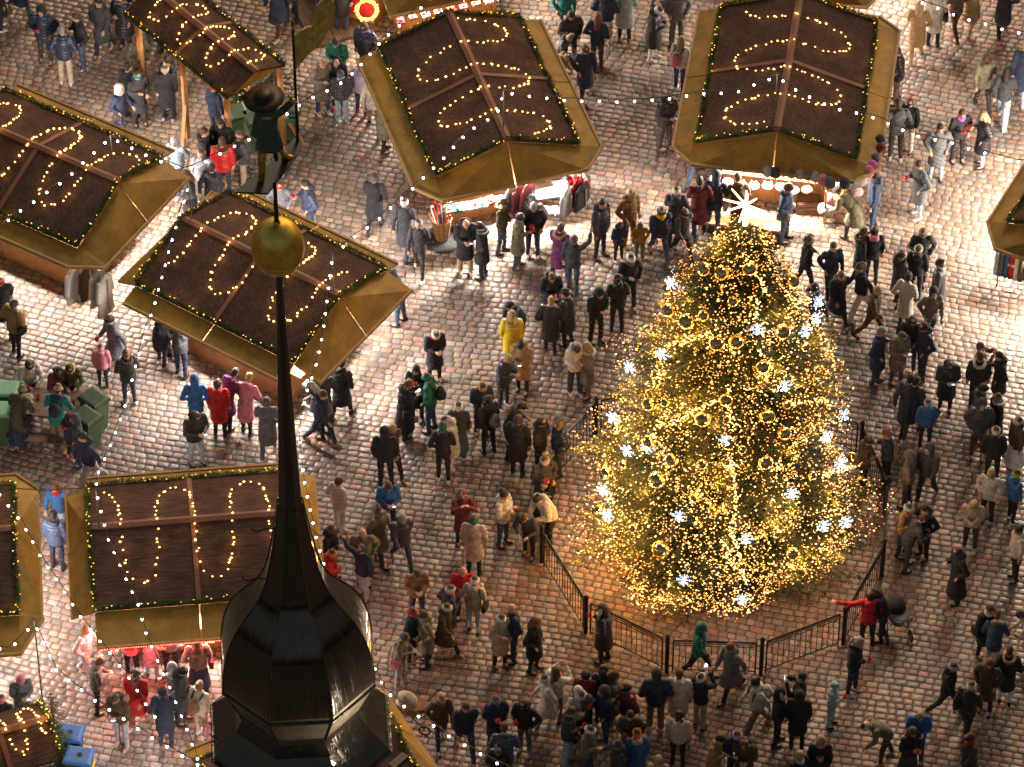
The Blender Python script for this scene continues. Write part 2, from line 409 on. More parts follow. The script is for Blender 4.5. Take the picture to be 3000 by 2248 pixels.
    for cn in chamfer:      # corner triangles
        i = {'FL': 0, 'FR': 1, 'BR': 2, 'BL': 3}[cn]
        cx, cyy = [(-hx, -hy), (hx, -hy), (hx, hy), (-hx, hy)][i]
        s1, s2 = sides[(i - 1) % 4], sides[i]
        a3 = Vector((cx, cyy, z0 + .004)); n1, n2 = Vector((*s1[3], 0)), Vector((*s2[3], 0))
        p1 = a3 + n1 * s1[0] - Vector((0, 0, drop * min(1, s1[0] / .8))); q1 = a3 + n2 * s2[0] - Vector((0, 0, drop * min(1, s2[0] / .8)))
        panel([a3, p1, q1], 'corner_panel'); rim(p1 * .995 + a3 * .005, q1 * .995 + a3 * .005)
    # walls, posts, counter
    if walls:
        ix, iy = hx - inset, hy - inset
        for (x, y) in ((-ix, -iy), (ix, -iy), (ix, iy), (-ix, iy)):
            MB().box((x, y, (ze - .1) / 2), (.09, .09, ze - .1)).build('post', M_wood, t)
        spans = {'F': ((-ix, -iy), (ix, -iy)), 'R': ((ix, -iy), (ix, iy)), 'B': ((ix, iy), (-ix, iy)), 'L': ((-ix, iy), (-ix, -iy))}
        for sk, (a, b) in spans.items():
            op = sk in (front or 'F'); hgt = .98 if op else ze - .12
            a_, b_ = Vector((*a, 0)), Vector((*b, 0)); d = b_ - a_; Ln = d.length; d.normalize(); nn = Vector((d.y, -d.x, 0))
            npl = max(2, int(Ln / .8))
            for k in range(npl):
                p = a_ + d * (.05 + (Ln - .1) * (k + .5) / npl)
                MB().box((p.x, p.y, hgt / 2), ((Ln - .1) / npl - .012, .03, hgt), rz=math.atan2(d.y, d.x)).build('wall_panel', M_wood, t)
            if op:
                m_ = (a_ + b_) / 2 + nn * .14
                MB().box((m_.x, m_.y, 1.0), (Ln + .1, .42, .04), rz=math.atan2(d.y, d.x)).build('counter', M_wood, t)
            if sk in lamps:
                m_ = (a_ + b_) / 2 + nn * .30
                MB().box((m_.x, m_.y, ze - .24), (Ln * .8, .04, .04), rz=math.atan2(d.y, d.x)).build('lamp_tube', M_tube, t)
                rot = (Vector((nn.x * -.55, nn.y * -.55, 1)).to_track_quat('Z', 'Y')).to_euler()
                lo = lamp('AREA', (m_.x, m_.y, ze - .28), power * 2.0, lcol, Ln * .8, t, rot, .12)
        MB().box((0, 0, .02), (2 * ix, 2 * iy, .04)).build('floor_board', M_wood, t)
    # garlands
    cor = {'F': ((-hx, -hy), (hx, -hy)), 'R': ((hx, -hy), (hx, hy)), 'B': ((hx, hy), (-hx, hy)), 'L': ((-hx, hy), (-hx, -hy))}
    if garl:
        lb = MB(); gp = MB()
        for sk in garl:
            a, b = cor[sk]; pth = []
            for k in range(13):
                x = a[0] + (b[0] - a[0]) * k / 12; y = a[1] + (b[1] - a[1]) * k / 12
                pth.append((x + random.uniform(-.03, .03), y + random.uniform(-.03, .03), zf(max(-hx, min(hx, x)), max(-hy, min(hy, y))) + .03))
            m_ = garland_mesh(pth, rad=.078); gp.add(m_.v, m_.f)
            nbl = int(len(pth) * 1.9)
            bulbs(lb, [tuple(Vector(pth[i]).lerp(Vector(pth[i + 1]), random.random()) + Vector((random.uniform(-.06, .06), random.uniform(-.06, .06), .06)))
                       for i in [random.randrange(12) for _ in range(nbl)]], .015)
        gt = thing('fir_garland', 'fir garland with golden bulbs edging the ' + ropelabel, 'garland', (cen.x, cen.y, 0), rz, 'lit fir garlands')
        [lamp('POINT', tuple(Vector(lb.v[q_]) + Vector((0, 0, .12))), .6, (1, .62, .12), .05, gt, name='bulb_glow') for q_ in range(3, len(lb.v), max(6, len(lb.v) // 8 // 6 * 6))]; gp.build('foliage', M_garl, gt, kind='stuff'); lb.build('bulbs', M_gold_l, gt, kind='stuff')
    if nb:
        pts = serp(hx, hy, ridge, zf, waves, phase, amp, nb)
        # keep ropes above the boards
        rt = thing('rope_light', 'snaking warm light rope laid over the ' + ropelabel, 'light rope', (cen.x, cen.y, 0), rz, 'warm light ropes on stall roofs')
        q = MB(); bulbs(q, [(x, y, z + .035) for x, y, z in pts], .027); q.build('bulbs', M_warm, rt, kind='stuff')
        q = MB(); q.path([(x, y, z - .0) for x, y, z in pts], .006, 4); q.build('cable', M_cable, rt)
        for (x, y, z) in pts[2::5]: lamp('POINT', (x, y, z + .13), .55, (1, .55, .18), .05, rt, name='bulb_glow')
    STALLS[key] = dict(root=t, cen=Vector((cen.x, cen.y, 0)), ex=ex, ey=ey, hx=hx, hy=hy, ze=ze, rz=rz)
    return t
def sloc(key, x, y, z):
    s = STALLS[key]; return s['cen'] + s['ex'] * x + s['ey'] * y + Vector((0, 0, z))
stall('mid', (940, 378), (1252, 310), (822, 100), 'y', (.62, .55, .3, .55), ('FL', 'FR'), 'brown roofed stall at top centre with toys and garments on its front counter', phase=.6, waves=2.4, front='F', power=210, lcol=(1, .93, .87), ropelabel='roof of the top centre stall')
stall('hats', (1503, 305), (1850, 342), (1552, 12), 'y', (.55, .55, .4, .55), ('FL', 'FR', 'BR'), 'brown roofed hat stall at top right with knitted hats under its canopy', phase=3.4, waves=2.2, power=200, lcol=(1, .87, .70), ropelabel='roof of the top right hat stall', lamps='F')
stall('upleft', (167, 532), (350, 338), (-153, 359), 'y', (.75, .5, .4, .5), ('FL',), 'brown roofed stall on the upper left with sheepskin coats hung at its corner', phase=1.2, ropelabel='roof of the upper left stall', power=82, lamps='FLR', front='FL')  # right side lamp added to brighten the ground towards the hut
stall('ball', (635, 782), (835, 580), (297, 607), 'y', (.70, .45, .5, .5), (), 'brown roofed stall behind the gold ball of the spire', phase=2.4, ropelabel='roof of the stall behind the gold ball', power=82, front='FL', lamps='FLR', lcol=(1, .95, .92))
stall('spire', (204, 1318), (655, 1283), (190, 1049), 'x', (.8, .5, .4, .5), (), 'brown roofed stall left of the dark spire with red lights along its counter', phase=1.74, waves=2.4, ropelabel='roof of the stall left of the spire', power=105, lcol=(1, .80, .74), amp=.75)
stall('edge', (-310, 1350), (40, 1325), (-322, 1070), 'x', (.85, .5, .5, 0), ('FR', 'BR'), 'brown roofed stall cut by the left picture edge', nb=40, ropelabel='roof of the stall at the left edge', power=50, lcol=(1, .93, .9), lamps='FR')
stall('kiosk', (-83, 1701), (135, 1638), (-132, 1578), 'x', (0, 0, 0, 0), (), 'small brown kiosk in the bottom left corner without canopies', ze=2.2, rise=.4, nb=60, waves=2.6, garl='R', ropelabel='roof of the bottom left kiosk', power=10, lamps='')
stall('below', (422, 1642), (557, 1854), (775, 1490), 'y', (.5, .5, .55, .5), (), 'brown roofed stall mostly hidden beneath the onion roof of the spire', nb=50, ropelabel='roof of the stall beneath the spire', power=120)
stall('right', (2178, 478), (2469, 578), (2351, 218), 'y', (.7, .5, .5, .5), ('FL',), 'brown roofed stall cut by the right picture edge beside a clothes rack', nb=40, ropelabel='roof of the stall at the right edge', power=190, lamps='FL', lcol=(1, .92, .82))
stall('wreath', (820, -30), (1140, -98), (800, -320), 'y', (.8, .5, .5, .3), (), 'stall at the top edge with an ochre canopy and a lit wreath', nb=0, garl='', ropelabel='x', power=160)
stall('back', (1580, -82), (1880, -56), (1600, -380), 'y', (.85, .5, .5, .5), ('FR', 'FL'), 'stall at the top edge behind the hat stall', nb=0, garl='', ropelabel='x', power=90, lamps='FR')
stall('hut', (490, 212), (616, 140), (329, -5), 'y', (0, 0, 0, 0), (), 'narrow open hut on wooden legs with light ropes on its brown roof', ze=2.5, rise=.34, waves=3.2, nb=75, garl='LR', ropelabel='roof of the narrow open hut', walls=False, power=0)
hut = STALLS['hut']
for sx in (-1, 1):
    for sy in (-1, -.1, .8):
        x = sx * (hut['hx'] - .08); y = sy * (hut['hy'] - .1)
        MB().beam((x, y, 0), (x, y + .01, 2.42), .1, .1).build('leg', M_wood, hut['root'])
        MB().beam((x + sx * .35, y - .25, 0), (x, y, 1.1), .08, .08).build('brace', M_wood, hut['root'])

lamp('POINT', (0, 0, 2.3), 70, (1, .82, .6), .12, hut['root']); MB().ball((0, 0, 2.36), .06, 10, 8).build('added_fill_lamp', M_tube, hut['root'], smooth=True)  # lamp added under the hut roof to brighten the dim upper left paving
# ---- poles and strings of white bulbs
M_pole = mat('grey_pole', (.12, .12, .11), .5, metal=.3)
def pole(px, py, ztop, zb, label):
    P = pix(px, py, zb); q = MB(); q.tube((0, 0, 0), (0, 0, ztop - zb), .018, .014, 8)
    o = q.build('light_pole', M_pole); o.location = P
    tag(o, label, 'pole', 'poles carrying the light strings'); return Vector((P.x, P.y, ztop))
ZS = 4.0
PT = {}
PT['ul'] = pole(332, 505, ZS, 2.86, 'thin grey pole on the ridge of the upper left stall')
PT['mid'] = pole(1475, 372, ZS, 2.86, 'thin grey pole on the ridge of the top centre stall')
PT['hats'] = pole(2271, 322, ZS, 2.9, 'thin grey pole on the ridge of the top right hat stall')
PT['ball'] = pole(978, 852, ZS, 2.86, 'thin grey pole on the right ridge end behind the gold ball')
PT['balll'] = pole(560, 640, ZS, 2.86, 'thin grey pole on the left ridge end behind the gold ball')
PT['spire'] = pole(290, 1540, ZS, 2.86, 'thin grey pole on the ridge of the stall left of the spire')
PT['kiosk'] = pole(139, 2190, ZS, 0, 'tall dark pole standing beside the bottom left kiosk')
M_sock = mat('bulb_socket', (.03, .03, .03), .5)
sock_me = MB().tube((0, 0, 0), (0, 0, .045), .012, .014, 6).mesh('socket', M_sock)
bulb_me = MB().ball((0, 0, -.025), (.027, .027, .033), 8, 6).mesh('bulb', M_white, True)
def string(pts, label, bulbs_on=True, sag=.12, z=ZS - .05, start=None, end=None):
    P = [pix(x, y, z) for x, y in pts]
    if start: P[0] = PT[start].copy()
    if end: P[-1] = PT[end].copy()
    # resample
    seg = [(P[i + 1] - P[i]).length for i in range(len(P) - 1)]; tot = sum(seg)
    def at(s):
        for i, L in enumerate(seg):
            if s <= L or i == len(seg) - 1:
                q = P[i].lerp(P[i + 1], min(1, s / max(L, 1e-6))); break
            s -= L
        return q
    n = max(4, int(tot / .19)); line = [at(tot * i / n) for i in range(n + 1)]
    line = [p - Vector((0, 0, sag * 4 * (i / n) * (1 - i / n) * (0 if len(pts) > 3 else 1) + .012 * math.sin(i * 2.1))) for i, p in enumerate(line)]
    o0 = line[0]; t = thing('light_string', label, 'string lights', o0, 0, 'strings of white bulbs over the square')
    MB().path([p - o0 for p in line], .010, 4).build('cable', M_cable, t)
    if bulbs_on:
        for i in range(1, n, 2):
            c = line[i] - o0
            s_ = link('socket', sock_me, t); s_.location = c - Vector((0, 0, .045))
            b_ = link('bulb', bulb_me, t); b_.location = c - Vector((0, 0, .055))
            if i % 8 == 1: lamp('POINT', c - Vector((0, 0, .14)), 2.2, (1, .9, .75), .04, t, name='bulb_glow')
string([(320, 390), (430, 450), (546, 493), (750, 390), (869, 305), (1018, 225), (1130, 100), (1245, 5), (1290, -40)], 'white bulb string rising from upper left stall past the weathervane to the top edge', start='ul')
string([(320, 390), (190, 520), (45, 620), (0, 660), (-60, 715)], 'white bulb string from the upper left stall pole to the left edge', start='ul')
string([(1475, 245), (1455, 330), (1375, 375), (1310, 445), (1235, 520), (1105, 638), (1024, 698), (972, 715)], 'white bulb string between the top centre stall and the gold ball stall', start='mid', end='ball')
string([(1475, 245), (1583, 280), (1695, 289), (1809, 291), (1922, 287), (2035, 270), (2160, 262), (2278, 210)], 'white bulb string spanning the gap between the two top stalls', start='mid', end='hats')
string([(2278, 210), (2348, 268), (2454, 312), (2567, 338), (2671, 387), (2785, 411), (2950, 460), (3060, 480)], 'white bulb string from the hat stall to the right edge', start='hats')
string([(2640, -30), (2701, 0), (2845, 53), (2954, 82), (3060, 105)], 'white bulb string crossing the top right corner')
string([(560, 545), (497, 715), (450, 890), (420, 975), (362, 1193), (317, 1311), (284, 1382), (286, 1425)], 'white bulb string from gold ball stall down past the wheeled bins', start='balll', end='spire')
string([(286, 1425), (313, 1563), (356, 1660), (403, 1760), (430, 1857), (496, 2003), (540, 2110), (590, 2248), (610, 2300)], 'white bulb string running down beside the left flank of the spire', start='spire')
string([(-30, 1880), (17, 1891), (124, 1925)], 'short dark string from the kiosk pole to the left edge', end='kiosk')
string([(124, 1925), (166, 1959), (263, 2035), (362, 2100), (460, 2165), (573, 2230), (620, 2262)], 'white bulb string from the kiosk pole towards the stall beneath the spire', start='kiosk')
string([(-40, 1390), (27, 1480), (64, 1522), (119, 1624), (180, 1713), (237, 1803), (305, 1887), (373, 1972), (430, 2060), (480, 2130)], 'white bulb string slanting between the two lower left stalls')
string([(-40, 1420), (120, 1438), (258, 1429), (286, 1425)], 'bare dark cable from the left edge to the spire stall pole', bulbs_on=False, end='spire')
string([(1090, 1930), (1131, 2020), (1205, 2078), (1310, 2146), (1416, 2208), (1500, 2250), (1540, 2290)], 'white bulb string right of the onion roof near the lower stroller')
string([(972, 715), (965, 810), (947, 957), (928, 1053), (897, 1142), (876, 1268), (890, 1400), (925, 1562), (954, 1667), (1000, 1740)], 'white bulb string hanging behind the spire shaft', start='ball')

# ================================================================ SPIRE WITH WEATHERVANE
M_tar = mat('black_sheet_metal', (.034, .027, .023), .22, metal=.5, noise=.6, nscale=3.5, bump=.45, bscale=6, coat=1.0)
M_pol = mat('painted_sheen_metal', (.34, .285, .215), .33, metal=.7, noise=.45, nscale=5, bump=.35, bscale=7)  # paler copy of the black metal, reflected light put into its colour
M_gold = mat('gilded_copper', (1.0, .66, .16), .42, metal=1.0, noise=.35, nscale=4, dark=(.62, .36, .05))
M_iron = mat('spire_iron', (.05, .035, .025), .45, metal=.6)
def streaks(m, sx=6, sz=.7):
    n = m.node_tree.nodes; l = m.node_tree.links; b = n['Principled BSDF']; tc = n.new('ShaderNodeTexCoord'); mp = n.new('ShaderNodeMapping'); t = n.new('ShaderNodeTexNoise')
    mp.inputs['Scale'].default_value = (sx, sx, sz); t.inputs['Scale'].default_value = 1.6; t.inputs['Detail'].default_value = 5
    l.new(tc.outputs['Object'], mp.inputs[0]); l.new(mp.outputs[0], t.inputs['Vector']); mr = n.new('ShaderNodeMapRange')
    mr.inputs[1].default_value = .35; mr.inputs[2].default_value = .65; mr.inputs[3].default_value = .06; mr.inputs[4].default_value = .36
    l.new(t.outputs[0], mr.inputs[0]); l.new(mr.outputs[0], b.inputs['Roughness'])
    bp = n.new('ShaderNodeBump'); bp.inputs['Strength'].default_value = .5; bp.inputs['Distance'].default_value = .04; l.new(t.outputs[0], bp.inputs['Height']); old = b.inputs['Normal'].links[0].from_socket; l.new(old, bp.inputs['Normal']); l.new(bp.outputs[0], b.inputs['Normal'])
streaks(M_tar)
def spire():
    d = ray(600 * K, 533 * K).normalized(); ball = CAM + d * 65.0
    X, Y = ball.x, ball.y
    def zpx(y22): return axis_z(Y, y22 * K)
    def m(r22, y22):
        P = Vector((X, Y, zpx(y22))); c = P - CAM; f = c.y * CT - c.z * ST
        return r22 * K * f / FPX
    t = thing('tower_spire', 'black onion shaped tower spire with gold ball rising in front of the stalls', 'spire', (X, Y, 0))
    rot = R(22.5) + R(4)
    prof = [(8, 590), (11, 700), (16, 829), (21, 950), (27, 1075), (31, 1100), (37, 1129), (48, 1180), (63, 1235), (84, 1270), (118, 1297), (146, 1325), (163, 1355), (173, 1390), (178, 1425), (174, 1440), (165, 1456), (150, 1480), (136, 1503), (138, 1512), (152, 1530), (180, 1552), (202, 1568), (206, 1575)]
    shaft = [(m(r, y) , zpx(y)) for r, y in prof if y <= 1075]
    MB().lathe(shaft, n=8, rot=rot).build('shaft', M_tar, t)
    bulb = [(m(r, y), zpx(y)) for r, y in prof if 1075 <= y <= 1503]
    fine = []
    bb = [np.array(x) for x in bulb]
    for i in range(len(bb) - 1):
        p0, p1, p2_, p3 = bb[max(0, i - 1)], bb[i], bb[i + 1], bb[min(len(bb) - 1, i + 2)]
        for k in range(5):
            u = k / 5; fine.append(tuple(.5 * ((2 * p1) + (p2_ - p0) * u + (2 * p0 - 5 * p1 + 4 * p2_ - p3) * u * u + (3 * p1 - p0 - 3 * p2_ + p3) * u ** 3)))
    fine.append(bulb[-1]); ff = np.array(fine)
    for _ in range(14): ff[1:-1] = ff[1:-1] * .5 + (ff[:-2] + ff[2:]) * .25
    fine = [tuple(x) for x in ff]
    for k in range(8):      # eight sheet-metal facets and their seams
        a0, a1 = rot + 2 * math.pi * k / 8, rot + 2 * math.pi * (k + 1) / 8
        vs = []; nq = 4
        for r, z in fine:
            p, q = Vector((r * math.cos(a0), r * math.sin(a0), z)), Vector((r * math.cos(a1), r * math.sin(a1), z))
            for j in range(nq + 1):
                v = p.lerp(q, j / nq); out = Vector((v.x, v.y, 0)).normalized() if r > .01 else Vector()
                vs.append(v + out * (random.uniform(-.0015, .0015) if 0 < j < nq else 0))
        fs = [(i * (nq + 1) + j, (i + 1) * (nq + 1) + j, (i + 1) * (nq + 1) + j + 1, i * (nq + 1) + j + 1) for i in range(len(fine) - 1) for j in range(nq)]
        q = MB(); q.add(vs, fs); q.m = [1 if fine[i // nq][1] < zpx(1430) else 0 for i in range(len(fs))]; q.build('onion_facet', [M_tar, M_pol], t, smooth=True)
        q = MB(); q.path([Vector((r * math.cos(a0), r * math.sin(a0), z)) * 1 for r, z in fine[2:]], .016, 5); q.build('standing_seam', M_tar, t)
    low = [(m(r, y), zpx(y)) for r, y in prof if y >= 1503]
    MB().lathe(low, n=8, rot=rot).build('lower_roof', M_tar, t)
    for zz, rr in ((zpx(1503) , m(138, 1503)), (zpx(1440), m(176, 1440)), (zpx(1575), m(207, 1575))):
        q = MB(); q.path([Vector((rr * math.cos(rot + 2 * math.pi * k / 8), rr * math.sin(rot + 2 * math.pi * k / 8), zz)) for k in range(9)], .022, 6); q.build('edge_moulding', M_tar, t)
    zl = zpx(1575)
    q = MB(); q.lathe([(m(150, 1580), zl - 3.5), (m(150, 1580), zl - .05)], n=8, rot=rot); q.build('lantern_wall', M_iron, t)
    q = MB(); q.lathe([(2.6, 0), (2.6, zl - 5), (2.9, zl - 4.9), (m(190, 1580), zl - 3.5)], n=8, rot=rot); q.build('tower_shaft', mat('limestone', (.3, .27, .22), .9, noise=.3, bump=.4), t)
    az = rot - math.pi / 2 - math.pi / 8 + R(0); az = R(-90 + 45 + 4); ra = m(178, 1440) + .75; zf_ = zpx(1500)
    q = MB(); q.box((ra * math.cos(az), ra * math.sin(az), zf_), (.12, .30, .09), rz=az); q.tube((ra * math.cos(az), ra * math.sin(az), zf_), (ra * math.cos(az), ra * math.sin(az), zf_ - .35), .02); q.build('added_floodlight', M_iron, t)  # fixture and its area lamp added to brighten the right-front underside facet
    tgt = Vector((m(160, 1460) * .93 * math.cos(az), m(160, 1460) * .93 * math.sin(az), zpx(1462))); src = Vector(((ra - .07) * math.cos(az), (ra - .07) * math.sin(az), zf_ + .10))
    lamp('AREA', src, 11, (1, .85, .62), .06, t, (src - tgt).to_track_quat('Z', 'Y').to_euler(), .7, spread=R(95))
    # gold ball
    rb = m(58, 533); zb = zpx(533)
    q = MB(); n = 32; pr = []
    for i in range(25):
        a = -math.pi / 2 + math.pi * i / 24; pr.append((max(.004, rb * math.cos(a)), zb + rb * 1.27 * math.sin(a)))
    q.lathe(pr, n=n); q.build('gold_ball', M_gold, t, smooth=True)
    q = MB(); za = zb - rb * .38; q.ring((0, 0, za), rb * .955, .008, n=32, k=5); q.build('ball_seam', M_gold, t, smooth=True)
    q = MB(); q.tube((0, 0, zb + rb * 1.2), (0, 0, zpx(392)), .035, .022, 10); q.build('rod', M_iron, t)
    q = MB(); q.tube((0, 0, zb + rb * 1.22), (0, 0, zb + rb * 1.34), .06, .04, 10); q.build('collar', M_gold, t)
    for (yy, sg) in ((1240, -1), (1137, -1), (1585 - 20, -1)):  # small iron hooks
        z = zpx(yy); r = m({1240: 64, 1137: 40, 1565: 150}[yy], yy)
        q = MB(); pts = [Vector((-r * .9, -r * .2, z)), Vector((-r - .12, -r * .2, z)), Vector((-r - .2, -r * .2, z - .05)), Vector((-r - .28, -r * .2, z - .02)), Vector((-r - .3, -r * .2, z + .03))]
        q.path(pts, .012, 5); q.build('hook', M_iron, t)
    # ---------------- weathervane
    zp = zpx(400); M_teal = mat('teal_painted_copper', (.06, .14, .115), .3, metal=.3, noise=.5, nscale=7, dark=(.04, .06, .05))
    M_hat = mat('brown_hat_metal', (.05, .024, .010), .5, metal=.4, noise=.5, nscale=12)
    M_plate = mat('green_black_plate', (.012, .022, .014), .5, metal=.3, noise=.5)
    M_vgold = mat('aged_gold', (.85, .50, .08), .35, metal=.6, noise=.5, nscale=9, dark=(.12, .06, .01))
    v = thing('weathervane', 'guard shaped weathervane in teal coat and round brown hat holding a gold pennant', 'weathervane', (X, Y, zp))
    def loc(px, py, z=0.0):
        P = pix(px, py, zp + z); return P - Vector((X, Y, zp))
    MB().slab([loc(*p) for p in ((722, 532), (690, 562), (785, 566), (872, 452), (884, 412), (862, 404), (800, 470))], .03).build('base_plate', M_plate, v)
    S = FPX / ((Vector((X, Y, zp)) - CAM).length)       # px per metre
    def fig(px, py, off=0.0):   # point in the vertical plane through the figure
        x = (px - X_px) / S; z = ((Y_px - py) / S - off * ST) / CT; return Vector((x, off, z)) + F0
    F0 = loc(770, 528); X_px, Y_px = 770, 528
    def rem(mb, nm, mt, vox=.016):
        me = remesh(mb, vox, 2); me.materials.clear(); me.materials.append(mt); link(nm, me, v)
    q = MB(); q.capsule(fig(766, 530), fig(772, 455), .045, .06); q.capsule(fig(772, 455), fig(785, 400), .06, .07)
    q.ball(fig(760, 536), (.10, .05, .04)); rem(q, 'leg', M_vgold)
    L2 = loc(838, 462)
    q = MB(); q.capsule(L2, fig(825, 432), .045, .055); q.capsule(fig(825, 432), fig(800, 400), .055, .07); q.ball(L2 + Vector((.02, 0, .01)), (.09, .05, .04)); rem(q, 'leg', M_vgold)
    q = MB(); q.capsule(fig(812, 470, .05), fig(800, 405, .05), .03, .035); rem(q, 'scabbard', M_iron)
    q = MB(); q.loft([[fig(795, 436) + Vector((math.cos(a) * .19, math.sin(a) * .14, .0)) for a in np.linspace(0, 2 * math.pi, 16, False)],
                      [fig(792, 385) + Vector((math.cos(a) * .135, math.sin(a) * .10, 0)) for a in np.linspace(0, 2 * math.pi, 16, False)],
                      [fig(790, 345) + Vector((math.cos(a) * .16, math.sin(a) * .11, 0)) for a in np.linspace(0, 2 * math.pi, 16, False)],
                      [fig(790, 322) + Vector((math.cos(a) * .12, math.sin(a) * .10, 0)) for a in np.linspace(0, 2 * math.pi, 16, False)]])
    q.capsule(fig(765, 350), fig(752, 400), .055, .05); q.capsule(fig(812, 350), fig(838, 335), .06, .055); q.capsule(fig(838, 335), fig(866, 312), .055, .045)
    rem(q, 'tunic', M_teal)
    q = MB(); q.capsule(fig(776, 350), fig(806, 346), .075, .07); q.ball(fig(790, 343), (.15, .12, .07)); rem(q, 'collar', M_vgold)
    q = MB(); q.ball(fig(786, 318), (.085, .08, .11), 14, 10); q.ball(fig(776, 322), .025); rem(q, 'head', M_vgold, .012)
    hc = fig(786, 303)
    Mr = Matrix.Rotation(R(-6), 3, 'Y') @ Matrix.Rotation(R(4), 3, 'X')
    q = MB(); prf = [(.22, -.01), (.262, 0), (.258, .018), (.17, .03), (.12, .045), (.108, .085), (.07, .105), (.004, .11)]
    q.lathe(prf, n=28); q.v = [tuple(Mr @ Vector(p) + hc) for p in q.v]; q.build('hat', M_hat, v, smooth=True)
    q = MB(); q.ball(fig(868, 310), (.05, .04, .045), 8, 6); q.ball(fig(862, 300), .03, 6, 5); q.build('hand', M_vgold, v, smooth=True)
    pb = loc(872, 412)
    q = MB(); ptop = pb + Vector((0, 0, (412 - 92) / S / CT)); q.tube(pb, ptop, .022, .016, 8); q.build('flagpole', M_iron, v)
    q = MB(); q.tube(ptop, ptop + Vector((0, 0, .09)), .03, .004, 8); q.ball(ptop - Vector((0, 0, .06)), .03, 8, 6); q.build('finial', M_vgold, v, smooth=True)
    # pennant in a vertical plane through the pole
    dx, dy = .74, .67
    def pen(px, py):
        x = (px - 866) / S / dx; z = ((412 - py) / S - x * dy * ST) / CT
        return Vector((pb.x + x * dx, pb.y + x * dy, pb.z + z))
    upper = [(866, 132), (885, 108), (903, 96), (920, 96), (925, 80), (938, 42), (955, 22), (972, 17), (980, 26)]
    lower = [(866, 216), (890, 178), (915, 152), (938, 138), (953, 112), (968, 92), (978, 66), (981, 48), (982, 34)]
    th = Vector((dy, -dx, 0)) * .012; q = MB()
    n = len(upper); vs = []
    for (a, b) in zip(upper, lower):
        for j in range(5):
            p = pen(a[0] + (b[0] - a[0]) * j / 4, a[1] + (b[1] - a[1]) * j / 4)
            p += Vector((dy, -dx, 0)) * .025 * math.sin((a[0] - 866) / 18); vs.append(p)
    f_ = [(i * 5 + j, (i + 1) * 5 + j, (i + 1) * 5 + j + 1, i * 5 + j + 1) for i in range(n - 1) for j in range(4)]
    q.add([p + th for p in vs], f_); q.add([p - th for p in vs], [x[::-1] for x in f_])
    q.path([vs[i * 5] for i in range(n)], .02, 6); q.path([vs[i * 5 + 4] for i in range(n)], .02, 6)
    M_pen = mat('pennant_gold', (.80, .54, .12), .45, metal=.0, noise=.5, nscale=10)
    q.build('pennant', M_pen, v, smooth=True)
    q = MB()
    for (a, b) in (((905, 122), (899, 134)), ((903, 130), (894, 138)), ((885, 150), (880, 157)), ((888, 148), (876, 160)), ((878, 165), (870, 158)), ((947, 68), (960, 66))):
        q.tube(pen(*a) + th * 2.2, pen(*b) + th * 2.2, .012, .008, 5)
    q.build('pierced_numeral', M_gold, v)
def remesh(mb, vox, smooth=3, dec=None):
    me = mb.mesh('tmp', [], False); o = bpy.data.objects.new('tmp', me); C.objects.link(o)
    m = o.modifiers.new('r', 'REMESH'); m.mode = 'VOXEL'; m.voxel_size = vox; m.use_smooth_shade = True
    if smooth: s = o.modifiers.new('s', 'SMOOTH'); s.iterations = smooth; s.factor = .5
    if dec: d = o.modifiers.new('d', 'DECIMATE'); d.ratio = dec
    dg = bpy.context.evaluated_depsgraph_get(); dg.update()
    out = bpy.data.meshes.new_from_object(o.evaluated_get(dg), preserve_all_data_layers=False, depsgraph=dg)
    bpy.data.objects.remove(o); bpy.data.meshes.remove(me)
    out.polygons.foreach_set('use_smooth', [True] * len(out.polygons)); return out
spire()
# ================================================================ CHRISTMAS TREE
TB = p2(1576, 1180); TX, TY = TB.x, TB.y
TZ = axis_z(TY, 478 * K)
M_bark = mat('spruce_bark', (.10, .065, .04), .9, noise=.4, bump=.6)
M_need = mat('spruce_needles', (.062, .085, .022), .65, noise=.55, nscale=2.5, dark=(.022, .045, .022))
M_mirror = mat('mirror_gold_bauble', (.80, .58, .25), .06, metal=1.0)
M_tree_l = mat('tree_fairy_light', (1, .7, .3), .4, emit=(1.0, .37, .055), estr=1.6)
M_tree_b = mat('tree_fairy_light_bright', (1, .7, .3), .4, emit=(1.0, .50, .14), estr=3.6)
M_flake = mat('cold_white_light', (.9, .95, 1), .4, emit=(.42, .70, 1.0), estr=1.25)
M_starl = mat('star_light', (1, .9, .8), .4, emit=(1.0, .62, .28), estr=2.8)
def crown_r(z):       # cone radius by height
    t = z / TZ
    if t < .18: return 1.9 + t * 5.2
    return min(1, max(0, 1.03 - t) / .20) ** .45 * 2.92 * max(0.0, 1 - ((t - .09) / .93)) ** .62 * (1 + .05 * math.sin(t * 40)) + .10
def shx(z): return -.34 * (1 - z / TZ)
def rmod(a, z): return 1 + .10 * math.sin(3 * a + z * 1.3) + .07 * math.sin(7 * a - z * 2.1) + .05 * math.sin(z * 4.2 + a * 2)
